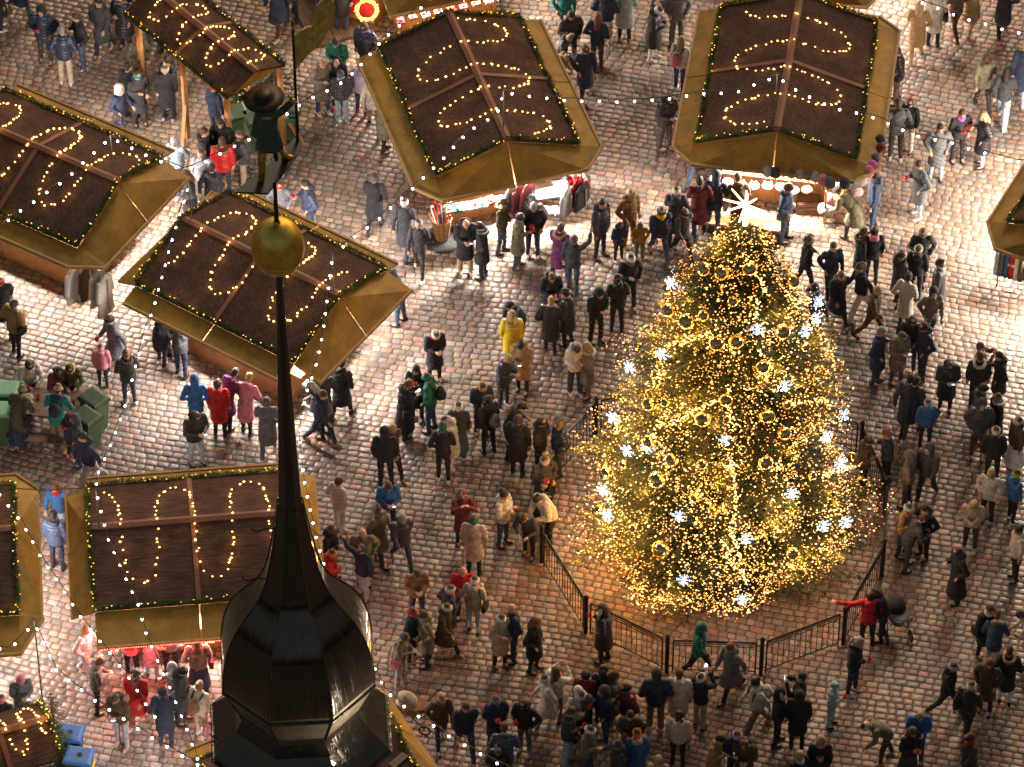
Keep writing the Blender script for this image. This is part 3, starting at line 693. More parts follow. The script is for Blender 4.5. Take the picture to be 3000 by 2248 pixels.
def tree():
    t = thing('christmas_tree', 'tall lit christmas tree inside the round iron fence', 'christmas tree', (TX, TY, 0))
    q = MB(); q.path([(-.34, 0, 0), (-.34, 0, .02)], .24, 10); [q.tube((shx(z), 0, z), (shx(z + TZ / 8), 0, z + TZ / 8), .24 * (1 - z / TZ) + .02, .24 * (1 - (z + TZ / 8) / TZ) + .02, 10) for z in [TZ * k / 8 for k in range(8)]]; q.build('trunk', M_bark, t)
    V = []; BR = MB()
    twigP = []; twigD = []
    nb = 0; z = .55
    while z < TZ - .25:
        Rz = crown_r(z); nbr = max(8, int(8 + Rz * 3.6)); off = random.random() * 6
        for i in range(nbr):
            a = off + 2 * math.pi * i / nbr + random.uniform(-.18, .18); L = Rz * random.uniform(.80, 1.12) * rmod(a, z)
            if random.random() < .07: L *= 1.12
            droop = -.10 - .15 * (1 - z / TZ); zz = z + random.uniform(-.12, .12)
            ns = max(3, int(L / .22)); prev = Vector((0, 0, zz)); 
            dirv = Vector((math.cos(a), math.sin(a), 0)); side = Vector((-dirv.y, dirv.x, 0))
            pts = []
            for k in range(ns + 1):
                s = k / ns; pts.append(Vector((shx(zz), 0, zz)) + dirv * (L * s) + Vector((0, 0, L * (droop * s * 1.6 + .16 * s * s * s))))
            BR.tube(pts[0], pts[ns // 2], .035, .02, 5, cap=False); BR.tube(pts[ns // 2], pts[-1], .02, .006, 5, cap=False)
            m = int(L * 26 + 10 * (z > TZ * .6) + 16 * (z > TZ * .78))
            for k in range(m):
                s = (.22 if z < TZ * .8 else .02) + .80 * (k + random.random()) / m; s = min(s, 1.0)
                i0 = min(ns - 1, int(s * ns)); p = pts[i0].lerp(pts[i0 + 1], s * ns - i0)
                sl = (.42 * L * (1.05 - s) + .10) * random.uniform(.4, 1.0); sg = random.choice((-1, 1))
                d = (dirv * .75 + side * sg * random.uniform(.5, 1.0) + Vector((0, 0, random.uniform(-.28, .22)))).normalized()
                nn = max(1, int(sl / .10))
                for j in range(nn):
                    twigP.append(p + d * (sl * (j + random.random() * .7) / nn)); twigD.append((d + Vector((random.gauss(0, .35), random.gauss(0, .35), random.gauss(0, .25)))).normalized())
        z += .165 + .07 * (z / TZ < .5)
    BR.build('branches', M_bark, t)
    P = np.array(twigP); D = np.array(twigD); N = len(P); print('twigs', N)
    # each twig: a spray of needle blades along a short axis
    Vs = []; nbld = 7
    up = rng.normal(0, 1, (N, 3)); s1 = np.cross(D, up); s1 /= np.linalg.norm(s1, axis=1)[:, None]; s2 = np.cross(D, s1)
    for b in range(nbld):
        ang = rng.uniform(0, 6.28, N)[:, None]; r_ = s1 * np.cos(ang) + s2 * np.sin(ang)
        st = P + D * rng.uniform(-.05, .05, (N, 1)); tip = st + (D * .8 + r_ * .75) * rng.uniform(.045, .085, (N, 1))
        wv = np.cross(D, r_) * .0085
        Vs.append(np.stack([st - wv, st + wv, tip], 1))
    Vn = np.concatenate(Vs, 0).reshape(-1, 3); F = np.arange(len(Vn)).reshape(-1, 3)
    link('crown', from_np('crown', Vn, F, M_need), t, 'stuff')
    return t, P
tree_root, TWP = tree()
def cone_hit(px, py, shrink=1.0):
    d = ray(px, py); best = None; prev = None
    for i in range(900):
        tt = (TZ + .2 - CAM.z) / d.z + (i / 899) * ((0 - CAM.z) / d.z - (TZ + .2 - CAM.z) / d.z)
        p = CAM + d * tt; rr = math.hypot(p.x - TX - shx(max(0, p.z)), p.y - TY); f = rr - crown_r(max(0, p.z)) * shrink * rmod(math.atan2(p.y - TY, p.x - TX), p.z)
        if f < 0: return p
        if best is None or f < best[0]: best = (f, p)
    return best[1]
def tree_lights():
    t = thing('fairy_lights', 'dense golden fairy lights covering the christmas tree', 'fairy lights', (TX, TY, 0))
    r = np.hypot(TWP[:, 0], TWP[:, 1]); lim = np.array([crown_r(z) for z in TWP[:, 2]])
    ok = np.where((r > lim * .80) & (TWP[:, 1] < lim * .8))[0]
    # uneven: some zones denser
    clump = .5 + .5 * np.sin(TWP[ok, 2] * 2.3 + np.arctan2(TWP[ok, 1], TWP[ok, 0]) * 5)
    pr = .35 + clump; pr /= pr.sum()
    sel = rng.choice(ok, 5200, replace=False, p=pr)
    pts = []
    while len(pts) < 11500:
        z = random.uniform(.5, TZ - .1); a = random.uniform(0, 6.283); Rz = crown_r(z)
        if random.random() > (Rz / 3.3 + .12) * (.30 + .75 * max(0, -math.sin(a))) : continue
        f = rmod(a, z) * random.uniform(.90, 1.07)
        if random.random() < .25 + .55 * (math.sin(a * 7 + z * 2.1) * math.sin(z * 3.3 - a * 3) > .6): continue
        pts.append((shx(z) + Rz * f * math.cos(a), Rz * f * math.sin(a), z - .12 * Rz * f / 2 + random.uniform(0, .18)))
    pts = np.array(pts)
    a, b = MB(), MB()
    bulbs(a, [tuple(p) for p in pts[:10000]], .0145); bulbs(b, [tuple(p) for p in pts[10000:]], .022)
    # brighter swags seen in the picture
    swags = [[(1625, 640), (1640, 665), (1620, 690)], [(1440, 745), (1520, 725), (1560, 730)], [(1700, 640), (1735, 655), (1752, 645)], [(1380, 985), (1420, 925), (1470, 905), (1515, 880), (1560, 860)],
             [(1575, 980), (1585, 1040), (1592, 1090), (1580, 1140), (1598, 1200), (1612, 1260)], [(1640, 760), (1665, 790), (1650, 820)], [(1560, 1165), (1575, 1210), (1610, 1250)], [(1700, 870), (1790, 865)],
             [(1480, 870), (1430, 900)], [(1605, 570), (1640, 600), (1660, 640)], [(1650, 1010), (1690, 1015)], [(1290, 1060), (1330, 1090)], [(1770, 1030), (1850, 1005)], [(1600, 1000), (1560, 1010)], [(1440, 800), (1400, 830)], [(1575, 830), (1570, 890), (1590, 930)]]
    for sw in swags:
        for i in range(len(sw) - 1):
            n = int(math.dist(sw[i], sw[i + 1]) / 2.2)
            for k in range(n):
                u = k / n; x = sw[i][0] + (sw[i + 1][0] - sw[i][0]) * u + random.gauss(0, 4); y = sw[i][1] + (sw[i + 1][1] - sw[i][1]) * u + random.gauss(0, 4)
                p = cone_hit(x * K, y * K) - Vector((TX, TY, 0)); bulbs(b, [tuple(p)], .020)
    a.build('small_bulbs', M_tree_l, t, kind='stuff'); b.build('bright_bulbs', M_tree_b, t, kind='stuff')
    idx = rng.choice(ok, 230, replace=False)
    for i in idx:
        if TWP[i, 2] < 1.2 or TWP[i, 1] > .6: continue
        o_ = TWP[i] + np.array([TWP[i, 0] / r[i], TWP[i, 1] / r[i], .3]) * .06
        lamp('POINT', tuple(o_), 8, (1, .45, .08), .10, t, name='bulb_glow')
tree_lights()
ONES = "first second third fourth fifth sixth seventh eighth ninth".split()
def ordinal(n):
    if n <= 24: return num[n - 1] if n > 1 else "first"
    if n == 30: return "thirtieth"
    if n == 40: return "fortieth"
    return ["", "", "twenty", "thirty", "forty"][n // 10] + "-" + ONES[n % 10 - 1]
def cluster_word(x, y):
    v = 'upper' if y < 800 else 'middle' if y < 1060 else 'lower'; h = 'left' if x < 1480 else 'right' if x > 1660 else 'centre'
    return v, h
def flake_mesh():
    q = MB()
    for k in range(6):
        a = math.pi * k / 3; d = Vector((math.cos(a), 0, math.sin(a)))
        for s in (.06, .12, .18, .24): bulbs(q, [tuple(d * s)], .016)
        for s in (.14, .20):
            for sg in (-1, 1):
                e = Vector((math.cos(a + sg * .9), 0, math.sin(a + sg * .9))); bulbs(q, [tuple(d * s + e * .06)], .013)
    q.v = [((x + z) * .0 + x, y, z) for x, y, z in q.v]; n0 = list(q.v); f0 = list(q.f); q.add([(-y * 1.0, x * .8, z * .8) for x, y, z in n0], f0)
    bulbs(q, [(random.gauss(0, .07), random.gauss(0, .06), random.gauss(0, .07)) for _ in range(14)], .016); return q.mesh('bulbs', M_flake)
FM = flake_mesh(); 
fr = MB()
for k in range(6):
    a = math.pi * k / 3; fr.tube((0, .012, 0), (.25 * math.cos(a), .012, .25 * math.sin(a)), .006, .005, 4)
FRM = fr.mesh('frame', mat('white_wire', (.7, .75, .8), .4))
flk = [(1467, 615), (1445, 765), (1377, 800), (1632, 705), (1725, 715), (1752, 662), (1747, 690), (1685, 830), (1415, 965), (1370, 975), (1570, 945), (1806, 905), (1770, 945), (1802, 1000), (1318, 1058), (1325, 1112), (1475, 1110), (1703, 1060), (1610, 1158), (1768, 1132), (1814, 1127), (1483, 1247), (1602, 1288), (1340, 905)]
order = sorted(range(len(flk)), key=lambda i: flk[i][1])
num = ['topmost', 'second', 'third', 'fourth', 'fifth', 'sixth', 'seventh', 'eighth', 'ninth', 'tenth', 'eleventh', 'twelfth', 'thirteenth', 'fourteenth', 'fifteenth', 'sixteenth', 'seventeenth', 'eighteenth', 'nineteenth', 'twentieth', 'twenty-first', 'twenty-second', 'twenty-third', 'lowest']
for rk, i in enumerate(order):
    x, y = flk[i]; p = cone_hit(x * K, y * K); out = Vector((p.x - TX, p.y - TY, 0)).normalized()
    v, h = cluster_word(x, y)
    sx = 'left edge' if x < 1400 else 'right edge' if x > 1740 else 'left half' if x < 1540 else 'right half' if x > 1620 else 'middle'
    t = thing('snowflake_light', f'cold white snowflake light on the {sx} of the tree, {num[rk]} from the top' if rk not in (0, len(order) - 1) else f'cold white snowflake light on the {sx} of the tree, {num[rk]} of all', 'snowflake light', p + out * .16 + Vector((0, 0, .08)), (math.atan2(out.y, out.x) + math.pi / 2 + math.pi) % (2 * math.pi) * .45 - math.pi * .45, 'snowflake lights on the tree')
    a_ = link('bulbs', FM, t); b_ = link('frame', FRM, t); a_.scale = b_.scale = (.62,) * 3; lamp('POINT', (0, -.14, 0), 9, (.7, .85, 1), .1, t)
    # trailing drop of small lights
    q = MB(); bulbs(q, [(random.gauss(0, .05), random.gauss(0, .03), .27 + .05 * k) for k in range(5)], .010); q.build('light_trail', M_flake, t)
bau = []
def T3(r, c, zx, zy, s): bau.append(((750 * c + zx / 2.9493) / K, (562 * r + zy / 2.95) / K, s))
for a in [(1, 2, 1345, 840, 75), (1, 2, 1665, 670, 100), (1, 2, 1815, 700, 105), (1, 2, 2050, 670, 95), (1, 2, 1350, 1025, 90), (1, 2, 1910, 950, 75), (1, 2, 1660, 1070, 80), (1, 2, 1510, 1120, 110), (1, 2, 1770, 1310, 105), (1, 2, 1940, 1290, 110), (1, 2, 1080, 1340, 60),
          (1, 2, 2165, 1510, 100), (1, 3, 205, 780, 105), (1, 3, 355, 1130, 75), (1, 3, 125, 1210, 105), (1, 3, 320, 1340, 70), (2, 2, 1185, 180, 95), (2, 2, 1320, 165, 60), (2, 2, 1645, 310, 105), (2, 2, 1850, 140, 95), (2, 2, 2190, 280, 105), (2, 2, 1185, 505, 95),
          (2, 2, 1870, 510, 100), (2, 2, 1990, 570, 62), (2, 2, 960, 700, 65), (2, 2, 1380, 660, 95), (2, 2, 1645, 695, 70), (2, 2, 1260, 830, 125), (2, 2, 810, 775, 85), (2, 2, 2190, 680, 105), (2, 2, 1575, 985, 70), (2, 2, 1740, 1100, 80), (2, 2, 1825, 1095, 60),
          (2, 2, 1290, 1430, 130), (2, 2, 1610, 1215, 65), (2, 2, 1045, 1250, 60), (2, 2, 755, 1110, 110), (2, 2, 1985, 1570, 65), (2, 2, 890, 390, 75), (2, 3, 0, 285, 100), (2, 3, 140, 430, 95), (2, 3, 160, 180, 70), (2, 3, 725, 640, 85), (2, 3, 380, 795, 66), (2, 3, 210, 1465, 95)]: T3(*a)
bme = MB().ball((0, 0, 0), 1.0, 24, 16).mesh('ball', M_mirror, True); cme = MB().tube((0, 0, .97), (0, 0, 1.16), .14, .14, 8).mesh('cap', M_gold)
colsb = 'crystal gold'
bo = sorted(range(len(bau)), key=lambda i: bau[i][1])
for rk, i in enumerate(bo):
    x, y, s = bau[i]; p = cone_hit(x * K, y * K, 1.03)
    size = 'large' if s > 98 else 'medium' if s > 75 else 'small'
    dn = min(range(len(flk)), key=lambda k: math.dist(flk[k], (x, y))); rl = 'left' if x < 1470 else 'right' if x > 1680 else 'middle'
    vpos = ['near the top', 'in the upper third', 'at mid height', 'in the lower third', 'near the bottom'][min(4, max(0, int((y - 560) / 160)))]
    lab = f'{size} shiny gold bauble {vpos} of the christmas tree, on its {rl} side'
    if lab in LABELS: lab = f'{size} shiny gold bauble {vpos} of the tree, {rl} side, number {rk+1} from top'.replace(f'number {rk+1}', ordinal(rk + 1)) if 'ordinal' in globals() else lab + ' too'
    t = thing('bauble', lab, 'bauble', p, 0, 'gold baubles on the tree')
    sc_ = s / 2.95 / 2 / 133 * 1.2
    a = link('ball', bme, t); a.scale = (sc_,) * 3; b = link('cap', cme, t); b.scale = (sc_,) * 3
# star
P0 = Vector((TX, TY, axis_z(TY, 443 * K)))
st = thing('tree_star', 'glowing white spiked star on top of the christmas tree', 'star', P0)
def spike(d, L, r=.05):
    d = Vector(d).normalized(); q = MB(); q.tube((0, 0, 0), d * L * .62, r * .5, .016, 6); o = q.build('spike', M_starl, st)
for d, L in (((0, 0, 1), .62), ((0, 0, -1), .55), ((-1, .15, .2), .75), ((-.75, .9, .35), .72), ((.8, .6, .05), .45), ((1, -.15, -.35), .72), ((.6, -.7, -.25), .6), ((-.9, -.4, 0), .55), ((-.35, -.55, -.75), .6), ((.1, -.5, -.8), .55), ((.2, .8, .4), .4)): spike(d, L)
MB().ball((0, 0, 0), .06, 12, 8).build('core', M_starl, st, smooth=True)
lamp('POINT', (0, -.3, .1), 35, (1, .8, .55), .25, st)
MB().tube((0, 0, -.55), (0, 0, -.1), .05, .04, 8).build('holder', M_starl, st)

# ================================================================ FENCE ROUND THE TREE
M_blk = mat('black_fence_iron', (.018, .019, .022), .35, metal=.5, spec=.6)
FP = [(1170, 1215), (1265, 1367), (1440, 1452), (1643, 1458), (1821, 1392), (1905, 1245), (1911, 1110), (1858, 990), (1742, 925), (1590, 903), (1425, 905), (1287, 937), (1203, 1030)]
fpos = [p2(*q) for q in FP]
nm = ['left', 'lower left', 'front left', 'front centre', 'front right', 'lower right', 'right', 'upper right', 'back right', 'back', 'back left', 'rear left', 'upper left']
post_me = MB().lathe([(.045, 0), (.045, 1.08), (.055, 1.09), (.055, 1.14), (.03, 1.17), (.002, 1.18)], n=10).mesh('post', M_blk)
for i, p in enumerate(fpos):
    t = thing('fence_post', f'black iron post at the {nm[i]} corner of the tree fence', 'fence post', p, 0, 'posts of the tree fence')
    link('shaft', post_me, t)
secn = ['lower left', 'bottom left', 'bottom centre', 'bottom right', 'lower right', 'right', 'upper right', 'far right', 'back right', 'back', 'back left', 'upper left', 'left']
bar_me = MB().tube((0, 0, .10), (0, 0, .93), .0085, .0085, 5).mesh('bar', M_blk)
for i in range(len(fpos)):
    a, b = fpos[i], fpos[(i + 1) % len(fpos)]; d = b - a; L = d.length; d.normalize(); rz = math.atan2(d.y, d.x)
    t = thing('iron_fence', f'black barred fence section at the {secn[i]} of the ring round the tree', 'fence section', a, rz, 'barred sections of the tree fence')
    g0, g1 = .12, L - .12
    for z, r in ((1.0, .022), (.93, .012), (.86, .010), (.10, .012)):
        MB().tube((g0, 0, z), (g1, 0, z), r, r, 8).build('rail', M_blk, t)
    for x in (g0, g1): MB().tube((x, 0, .02), (x, 0, 1.0), .018, .018, 6).build('upright', M_blk, t)
    n = int((g1 - g0) / .125)
    for k in range(1, n): o = link('bar', bar_me, t); o.location = (g0 + (g1 - g0) * k / n, 0, 0)
    for x, z in ((.06, .9), (.06, .2), (L - .06, .9), (L - .06, .2)): MB().tube((x - .06, 0, z), (x + .06, 0, z), .012, .012, 5).build('clamp', M_blk, t)
# ================================================================ PEOPLE
COL = dict(black=(.023, .023, .027), charcoal=(.055, .056, .064), grey=(.13, .135, .145), navy=(.028, .040, .080), blue=(.04, .14, .36), denim=(.055, .085, .15), lightblue=(.36, .50, .58), paleblue=(.42, .52, .62),
           beige=(.50, .40, .28), cream=(.66, .60, .50), white=(.78, .76, .73), olive=(.095, .088, .045), brown=(.10, .060, .035), tan=(.30, .16, .07), camel=(.40, .24, .11), red=(.58, .022, .022),
           burgundy=(.15, .025, .030), purple=(.17, .035, .12), pink=(.66, .22, .28), magenta=(.62, .12, .50), yellow=(.80, .54, .02), mustard=(.55, .28, .03), green=(.02, .16, .10), teal=(.02, .20, .18),
           orange=(.85, .16, .02), taupe=(.21, .165, .13), silver=(.42, .40, .44), lilac=(.48, .38, .52), mint=(.42, .50, .46), khaki=(.22, .20, .12), blond=(.42, .30, .15), auburn=(.20, .07, .03), darkhair=(.025, .017, .013), brownhair=(.09, .05, .03), greyhair=(.30, .29, .28), lime=(.28, .42, .04), rust=(.34, .08, .03))
CW = dict(darkhair='dark', brownhair='brown', greyhair='grey', lightblue='light blue', paleblue='pale blue')
def cw(c): return CW.get(c, c)
def fab(c, k=''):
    b = COL[c]
    if k == 'hair': return mat('hair_' + c, b, .55, noise=.5, nscale=30, bump=.6, bscale=90)
    if k == 'fur': return mat('fur_' + c, b, .95, noise=.45, nscale=30, bump=1.0, bscale=70)
    if k == 'knit': return mat('knit_' + c, b, .95, noise=.2, nscale=40, bump=.7, bscale=120)
    if k == 'puffer': return mat('puffer_' + c, b, .40, noise=.35, nscale=6, bump=.3, bscale=25)
    return mat('cloth_' + c, b, .85, noise=.45, nscale=7, bump=.5, bscale=45)
M_skin = mat('skin', (.52, .30, .21), .55, noise=.12, nscale=12); M_eye = mat('eye_dark', (.03, .02, .02), .3); M_lip = mat('lips', (.40, .12, .10), .5)
ARM = dict(down=((.0, .06, -.28), (.05, .05, -.53)), pocket=((-.08, .12, -.25), (.09, .02, -.42)), cup=((.02, .08, -.27), (.25, -.08, -.17)), phone=((.05, .05, -.27), (.27, -.12, -.20)), raised=((.20, .07, -.13), (.30, -.09, .10)),
           fwd=((.10, .05, -.26), (.27, .0, -.38)), back=((-.13, .06, -.24), (-.17, .05, -.48)), reach=((.22, .04, -.15), (.46, -.02, -.14)), wave=((.06, .18, .16), (.10, .20, .42)), side=((.0, .27, -.03), (.05, .53, .02)), table=((.14, .09, -.24), (.34, -.06, -.20)), cross=((.03, .08, -.27), (.22, -.20, -.16)))
# pose: lean, head pitch, head yaw, (hip,knee) L, (hip,knee) R, armL, armR
POSE = dict(stand=(0, 6, 0, (2, 2), (-2, 2), 'down', 'down'), pocket=(0, 12, 8, (3, 3), (-2, 2), 'pocket', 'pocket'), cup=(2, 14, 0, (3, 3), (-3, 2), 'pocket', 'cup'), cupb=(2, 8, 12, (-2, 2), (3, 3), 'cup', 'cup'),
            phone=(4, 32, 0, (3, 3), (-2, 2), 'phone', 'phone'), walk=(5, 8, 0, (24, 8), (-20, 14), 'back', 'fwd'), stroll=(3, 5, -6, (-14, 12), (15, 4), 'fwd', 'pocket'), photo=(-2, -6, 0, (3, 3), (-3, 2), 'raised', 'raised'),
            lean=(24, 18, 0, (8, 6), (-2, 4), 'table', 'table'), point=(4, 0, 0, (4, 4), (-4, 3), 'side', 'down'), sit=(10, 20, 0, (84, 88), (80, 84), 'table', 'table'), bend=(48, 25, 0, (18, 14), (-10, 10), 'reach', 'fwd'), wave=(2, 0, 0, (6, 4), (-8, 4), 'down', 'wave'), cross=(0, 10, -8, (3, 3), (-2, 2), 'cross', 'cross'))
HC = Vector((0.015, 0, 1.635))
def skel(pn):
    lean, hp, hy_, lL, lR, aL, aR = POSE[pn]
    U = Matrix.Translation((0, 0, .95)) @ Matrix.Rotation(R(lean), 4, 'Y') @ Matrix.Translation((0, 0, -.95))
    j = {}
    low = 9
    for s, (h, k), n in ((1, lL, 'L'), (-1, lR, 'R')):
        hp_ = Vector((0, s * .09, .92)); kn = hp_ + Vector((.43 * math.sin(R(h)), s * .018, -.43 * math.cos(R(h)))); an = kn + Vector((.41 * math.sin(R(h - k)), s * .01, -.41 * math.cos(R(h - k))))
        j['hip' + n], j['knee' + n], j['ank' + n] = hp_, kn, an; j['fa' + n] = R(h - k) if abs(h - k) > 12 and h - k < 0 else 0; low = min(low, an.z)
    dz = .085 - low; D = Matrix.Translation((0, 0, dz))
    for k in list(j):
        if isinstance(j[k], Vector): j[k] = D @ j[k]
    U = D @ U; j['U'] = U; j['dz'] = dz
    for s, a, n in ((1, aL, 'L'), (-1, aR, 'R')):
        sh = Vector((0, s * .185, 1.425)); e, w_ = ARM[a]
        j['sh' + n] = U @ sh; j['el' + n] = U @ (sh + Vector((e[0], s * e[1], e[2]))); j['wr' + n] = U @ (sh + Vector((w_[0], s * w_[1], w_[2])))
    j['H'] = U @ Matrix.Translation((0, 0, 1.50)) @ Matrix.Rotation(R(hy_), 4, 'Z') @ Matrix.Rotation(R(hp), 4, 'Y') @ Matrix.Translation((0, 0, -1.50)) @ Matrix.Translation(HC)
    j['sit'] = pn == 'sit'; return j
SK = {}; BODY = {}; GAR = {}
def getsk(p):
    if p not in SK: SK[p] = skel(p)
    return SK[p]
def ellr(c, rx, ry, M, n=14): return [M @ (Vector(c) + Vector((rx * math.cos(2 * math.pi * i / n), ry * math.sin(2 * math.pi * i / n), 0))) for i in range(n)]
def body(pn):
    if pn in BODY: return BODY[pn]
    j = getsk(pn); U, H = j['U'], j['H']; q = MB()
    q.loft([ellr((0, 0, .90), .10, .15, U), ellr((0, 0, .98), .115, .155, U), ellr((0, 0, 1.1), .10, .135, U), ellr((0, 0, 1.28), .12, .16, U), ellr((0, 0, 1.41), .09, .16, U), ellr((0, 0, 1.47), .05, .07, U)])
    q.capsule(U @ Vector((0, 0, 1.42)), H @ Vector((-.01, 0, -.06)), .062, .055)
    for n in 'LR':
        s = 1 if n == 'L' else -1
        q.capsule(j['hip' + n], j['knee' + n], .085, .055); q.capsule(j['knee' + n], j['ank' + n], .054, .036)
        q.capsule(j['ank' + n], j['ank' + n] + Vector((.13, 0, -.045)), .036, .03)
        q.capsule(j['sh' + n], j['el' + n], .052, .038); q.capsule(j['el' + n], j['wr' + n], .038, .026)
        f = (j['wr' + n] - j['el' + n]).normalized(); lat = f.cross(Vector((0, 0, 1))); lat = lat.normalized() if lat.length > .05 else Vector((0, 1, 0)); 
        pal = j['wr' + n] + f * .05; q.capsule(j['wr' + n], pal, .026, .030); q.ball(pal + f * .02, (.036, .036, .022), 8, 6)
        nrm = lat.cross(f).normalized()
        for k, (o, L) in enumerate(((-.027, .060), (-.009, .072), (.009, .067), (.027, .052))):
            b0 = pal + f * .035 + lat * o; m0 = b0 + f * L * .55 - nrm * .010; q.capsule(b0, m0, .0115, .0105, 6); q.capsule(m0, m0 + f * L * .30 - nrm * .030, .0105, .0095, 6)
        t0 = pal + lat * .026 * -s - f * .01; t1 = t0 + f * .032 - lat * .026 * s; q.capsule(t0, t1, .014, .012, 6); q.capsule(t1, t1 + f * .028 - nrm * .012, .012, .0105, 6)
    Hm = H.to_3x3()
    q.ball(H @ Vector((0, 0, .015)), (.098, .078, .108), 16, 12, Hm); q.ball(H @ Vector((.022, 0, -.05)), (.07, .058, .068), 12, 9, Hm)
    q.capsule(H @ Vector((.088, 0, .015)), H @ Vector((.108, 0, -.022)), .010, .016, 8); q.ball(H @ Vector((.072, 0, .03)), (.022, .055, .012), 8, 6, Hm)
    for s in (-1, 1): q.ball(H @ Vector((0, s * .08, -.005)), (.020, .010, .028), 8, 6, Hm)
    me = remesh(q, .0095, 2, .42)
    for m in (M_skin, M_eye, M_lip): me.materials.append(m)
    Hi = H.inverted()
    for p in me.polygons:
        c = Hi @ p.center
        if c.x > .06:
            if abs(abs(c.y) - .032) < .013 and abs(c.z - .012) < .008: p.material_index = 1
            elif abs(c.y) < .024 and abs(c.z + .058) < .007: p.material_index = 2
    me.name = 'body'; BODY[pn] = me; return me
def garment(pn, kind):
    key = (pn, kind)
    if key in GAR: return GAR[key]
    j = getsk(pn); U = j['U']; q = MB(); Dz = Matrix.Translation((0, 0, j['dz'])); e = .0
    if kind in 'JPLQS':
        e = {'J': .0, 'P': .022, 'L': .006, 'Q': .022, 'S': -.008}[kind]; hem = {'J': .84, 'P': .82, 'L': .52, 'Q': .50, 'S': .88}[kind]
        rings = []
        if kind in 'LQ' and not j['sit']:
            hips = (j['kneeL'] + j['kneeR']) / 2 - Vector((0, 0, .49)) - Vector((0, 0, j['dz']))
            fx = max(0, abs(j['kneeL'].x - j['kneeR'].x) * .35)
            rings += [ellr((hips.x * .9, 0, hem), .175 + e + fx, .215 + e, Dz), ellr((hips.x * .5, 0, .70), .165 + e + fx * .6, .205 + e, Dz)]
            rings += [ellr((0, 0, .86), .155 + e, .195 + e, Dz)]
        else: rings += [ellr((0, 0, hem if not j['sit'] else .88), .152 + e, .192 + e, Dz)]
        rings += [ellr((0, 0, .97), .150 + e, .188 + e, U), ellr((0, 0, 1.10), .138 + e, .172 + e, U), ellr((0, 0, 1.28), .150 + e, .190 + e, U), ellr((0, 0, 1.40), .120 + e, .190 + e, U), ellr((0, 0, 1.465), .085 + e, .12 + e, U), ellr((0, 0, 1.52), .072, .078, U)]
        q.loft(rings)
        for n in 'LR':
            q.capsule(j['sh' + n], j['el' + n], .078 + e * .9, .062 + e * .8); q.capsule(j['el' + n], j['el' + n].lerp(j['wr' + n], .95), .062 + e * .8, .044 + e * .5)
        vox = .020
    elif kind in 'TWK':   # trousers slim / wide / skirt
        wd = .0 if kind == 'T' else .022
        q.ball(Dz @ Vector((0, 0, .93)), (.13, .165, .11), 12, 8)
        for n in 'LR':
            q.capsule(j['hip' + n], j['knee' + n], .094, .066 + wd * .6); q.capsule(j['knee' + n], j['ank' + n] + Vector((0, 0, .02)), .064 + wd * .7, .050 + wd)
        if kind == 'K': q.loft([ellr((0, 0, .28), .25, .26, Dz), ellr((0, 0, .6), .20, .22, Dz), ellr((0, 0, .95), .14, .17, Dz)])
        vox = .020
    me = remesh(q, vox, 4)
    if kind in 'PQ':      # quilted ribs
        Ui = U.inverted(); n = len(me.vertices); co = np.empty(n * 3, np.float32); me.vertices.foreach_get('co', co); co = co.reshape(-1, 3)
        nr = np.array([v.normal[:] for v in me.vertices], np.float32)
        z = co @ np.array([Ui[2][0], Ui[2][1], Ui[2][2]], np.float32) + Ui[2][3]
        co += nr * (np.abs(np.sin(z * math.pi / .085)) * .020 - .012)[:, None]; me.vertices.foreach_set('co', co.ravel()); me.update()
    elif kind in 'JLTWS':  # folds
        n = len(me.vertices); co = np.empty(n * 3, np.float32); me.vertices.foreach_get('co', co); co = co.reshape(-1, 3)
        nr = np.array([v.normal[:] for v in me.vertices], np.float32)
        f = np.sin(co[:, 2] * 31 + np.sin(co[:, 0] * 17) * 2 + np.sin(co[:, 1] * 21 + co[:, 2] * 9) * 2.2) + np.sin(co[:, 2] * 57 + co[:, 1] * 33)
        co += nr * (f * .0048)[:, None]; me.vertices.foreach_set('co', co.ravel()); me.update()
    GAR[key] = me; return me
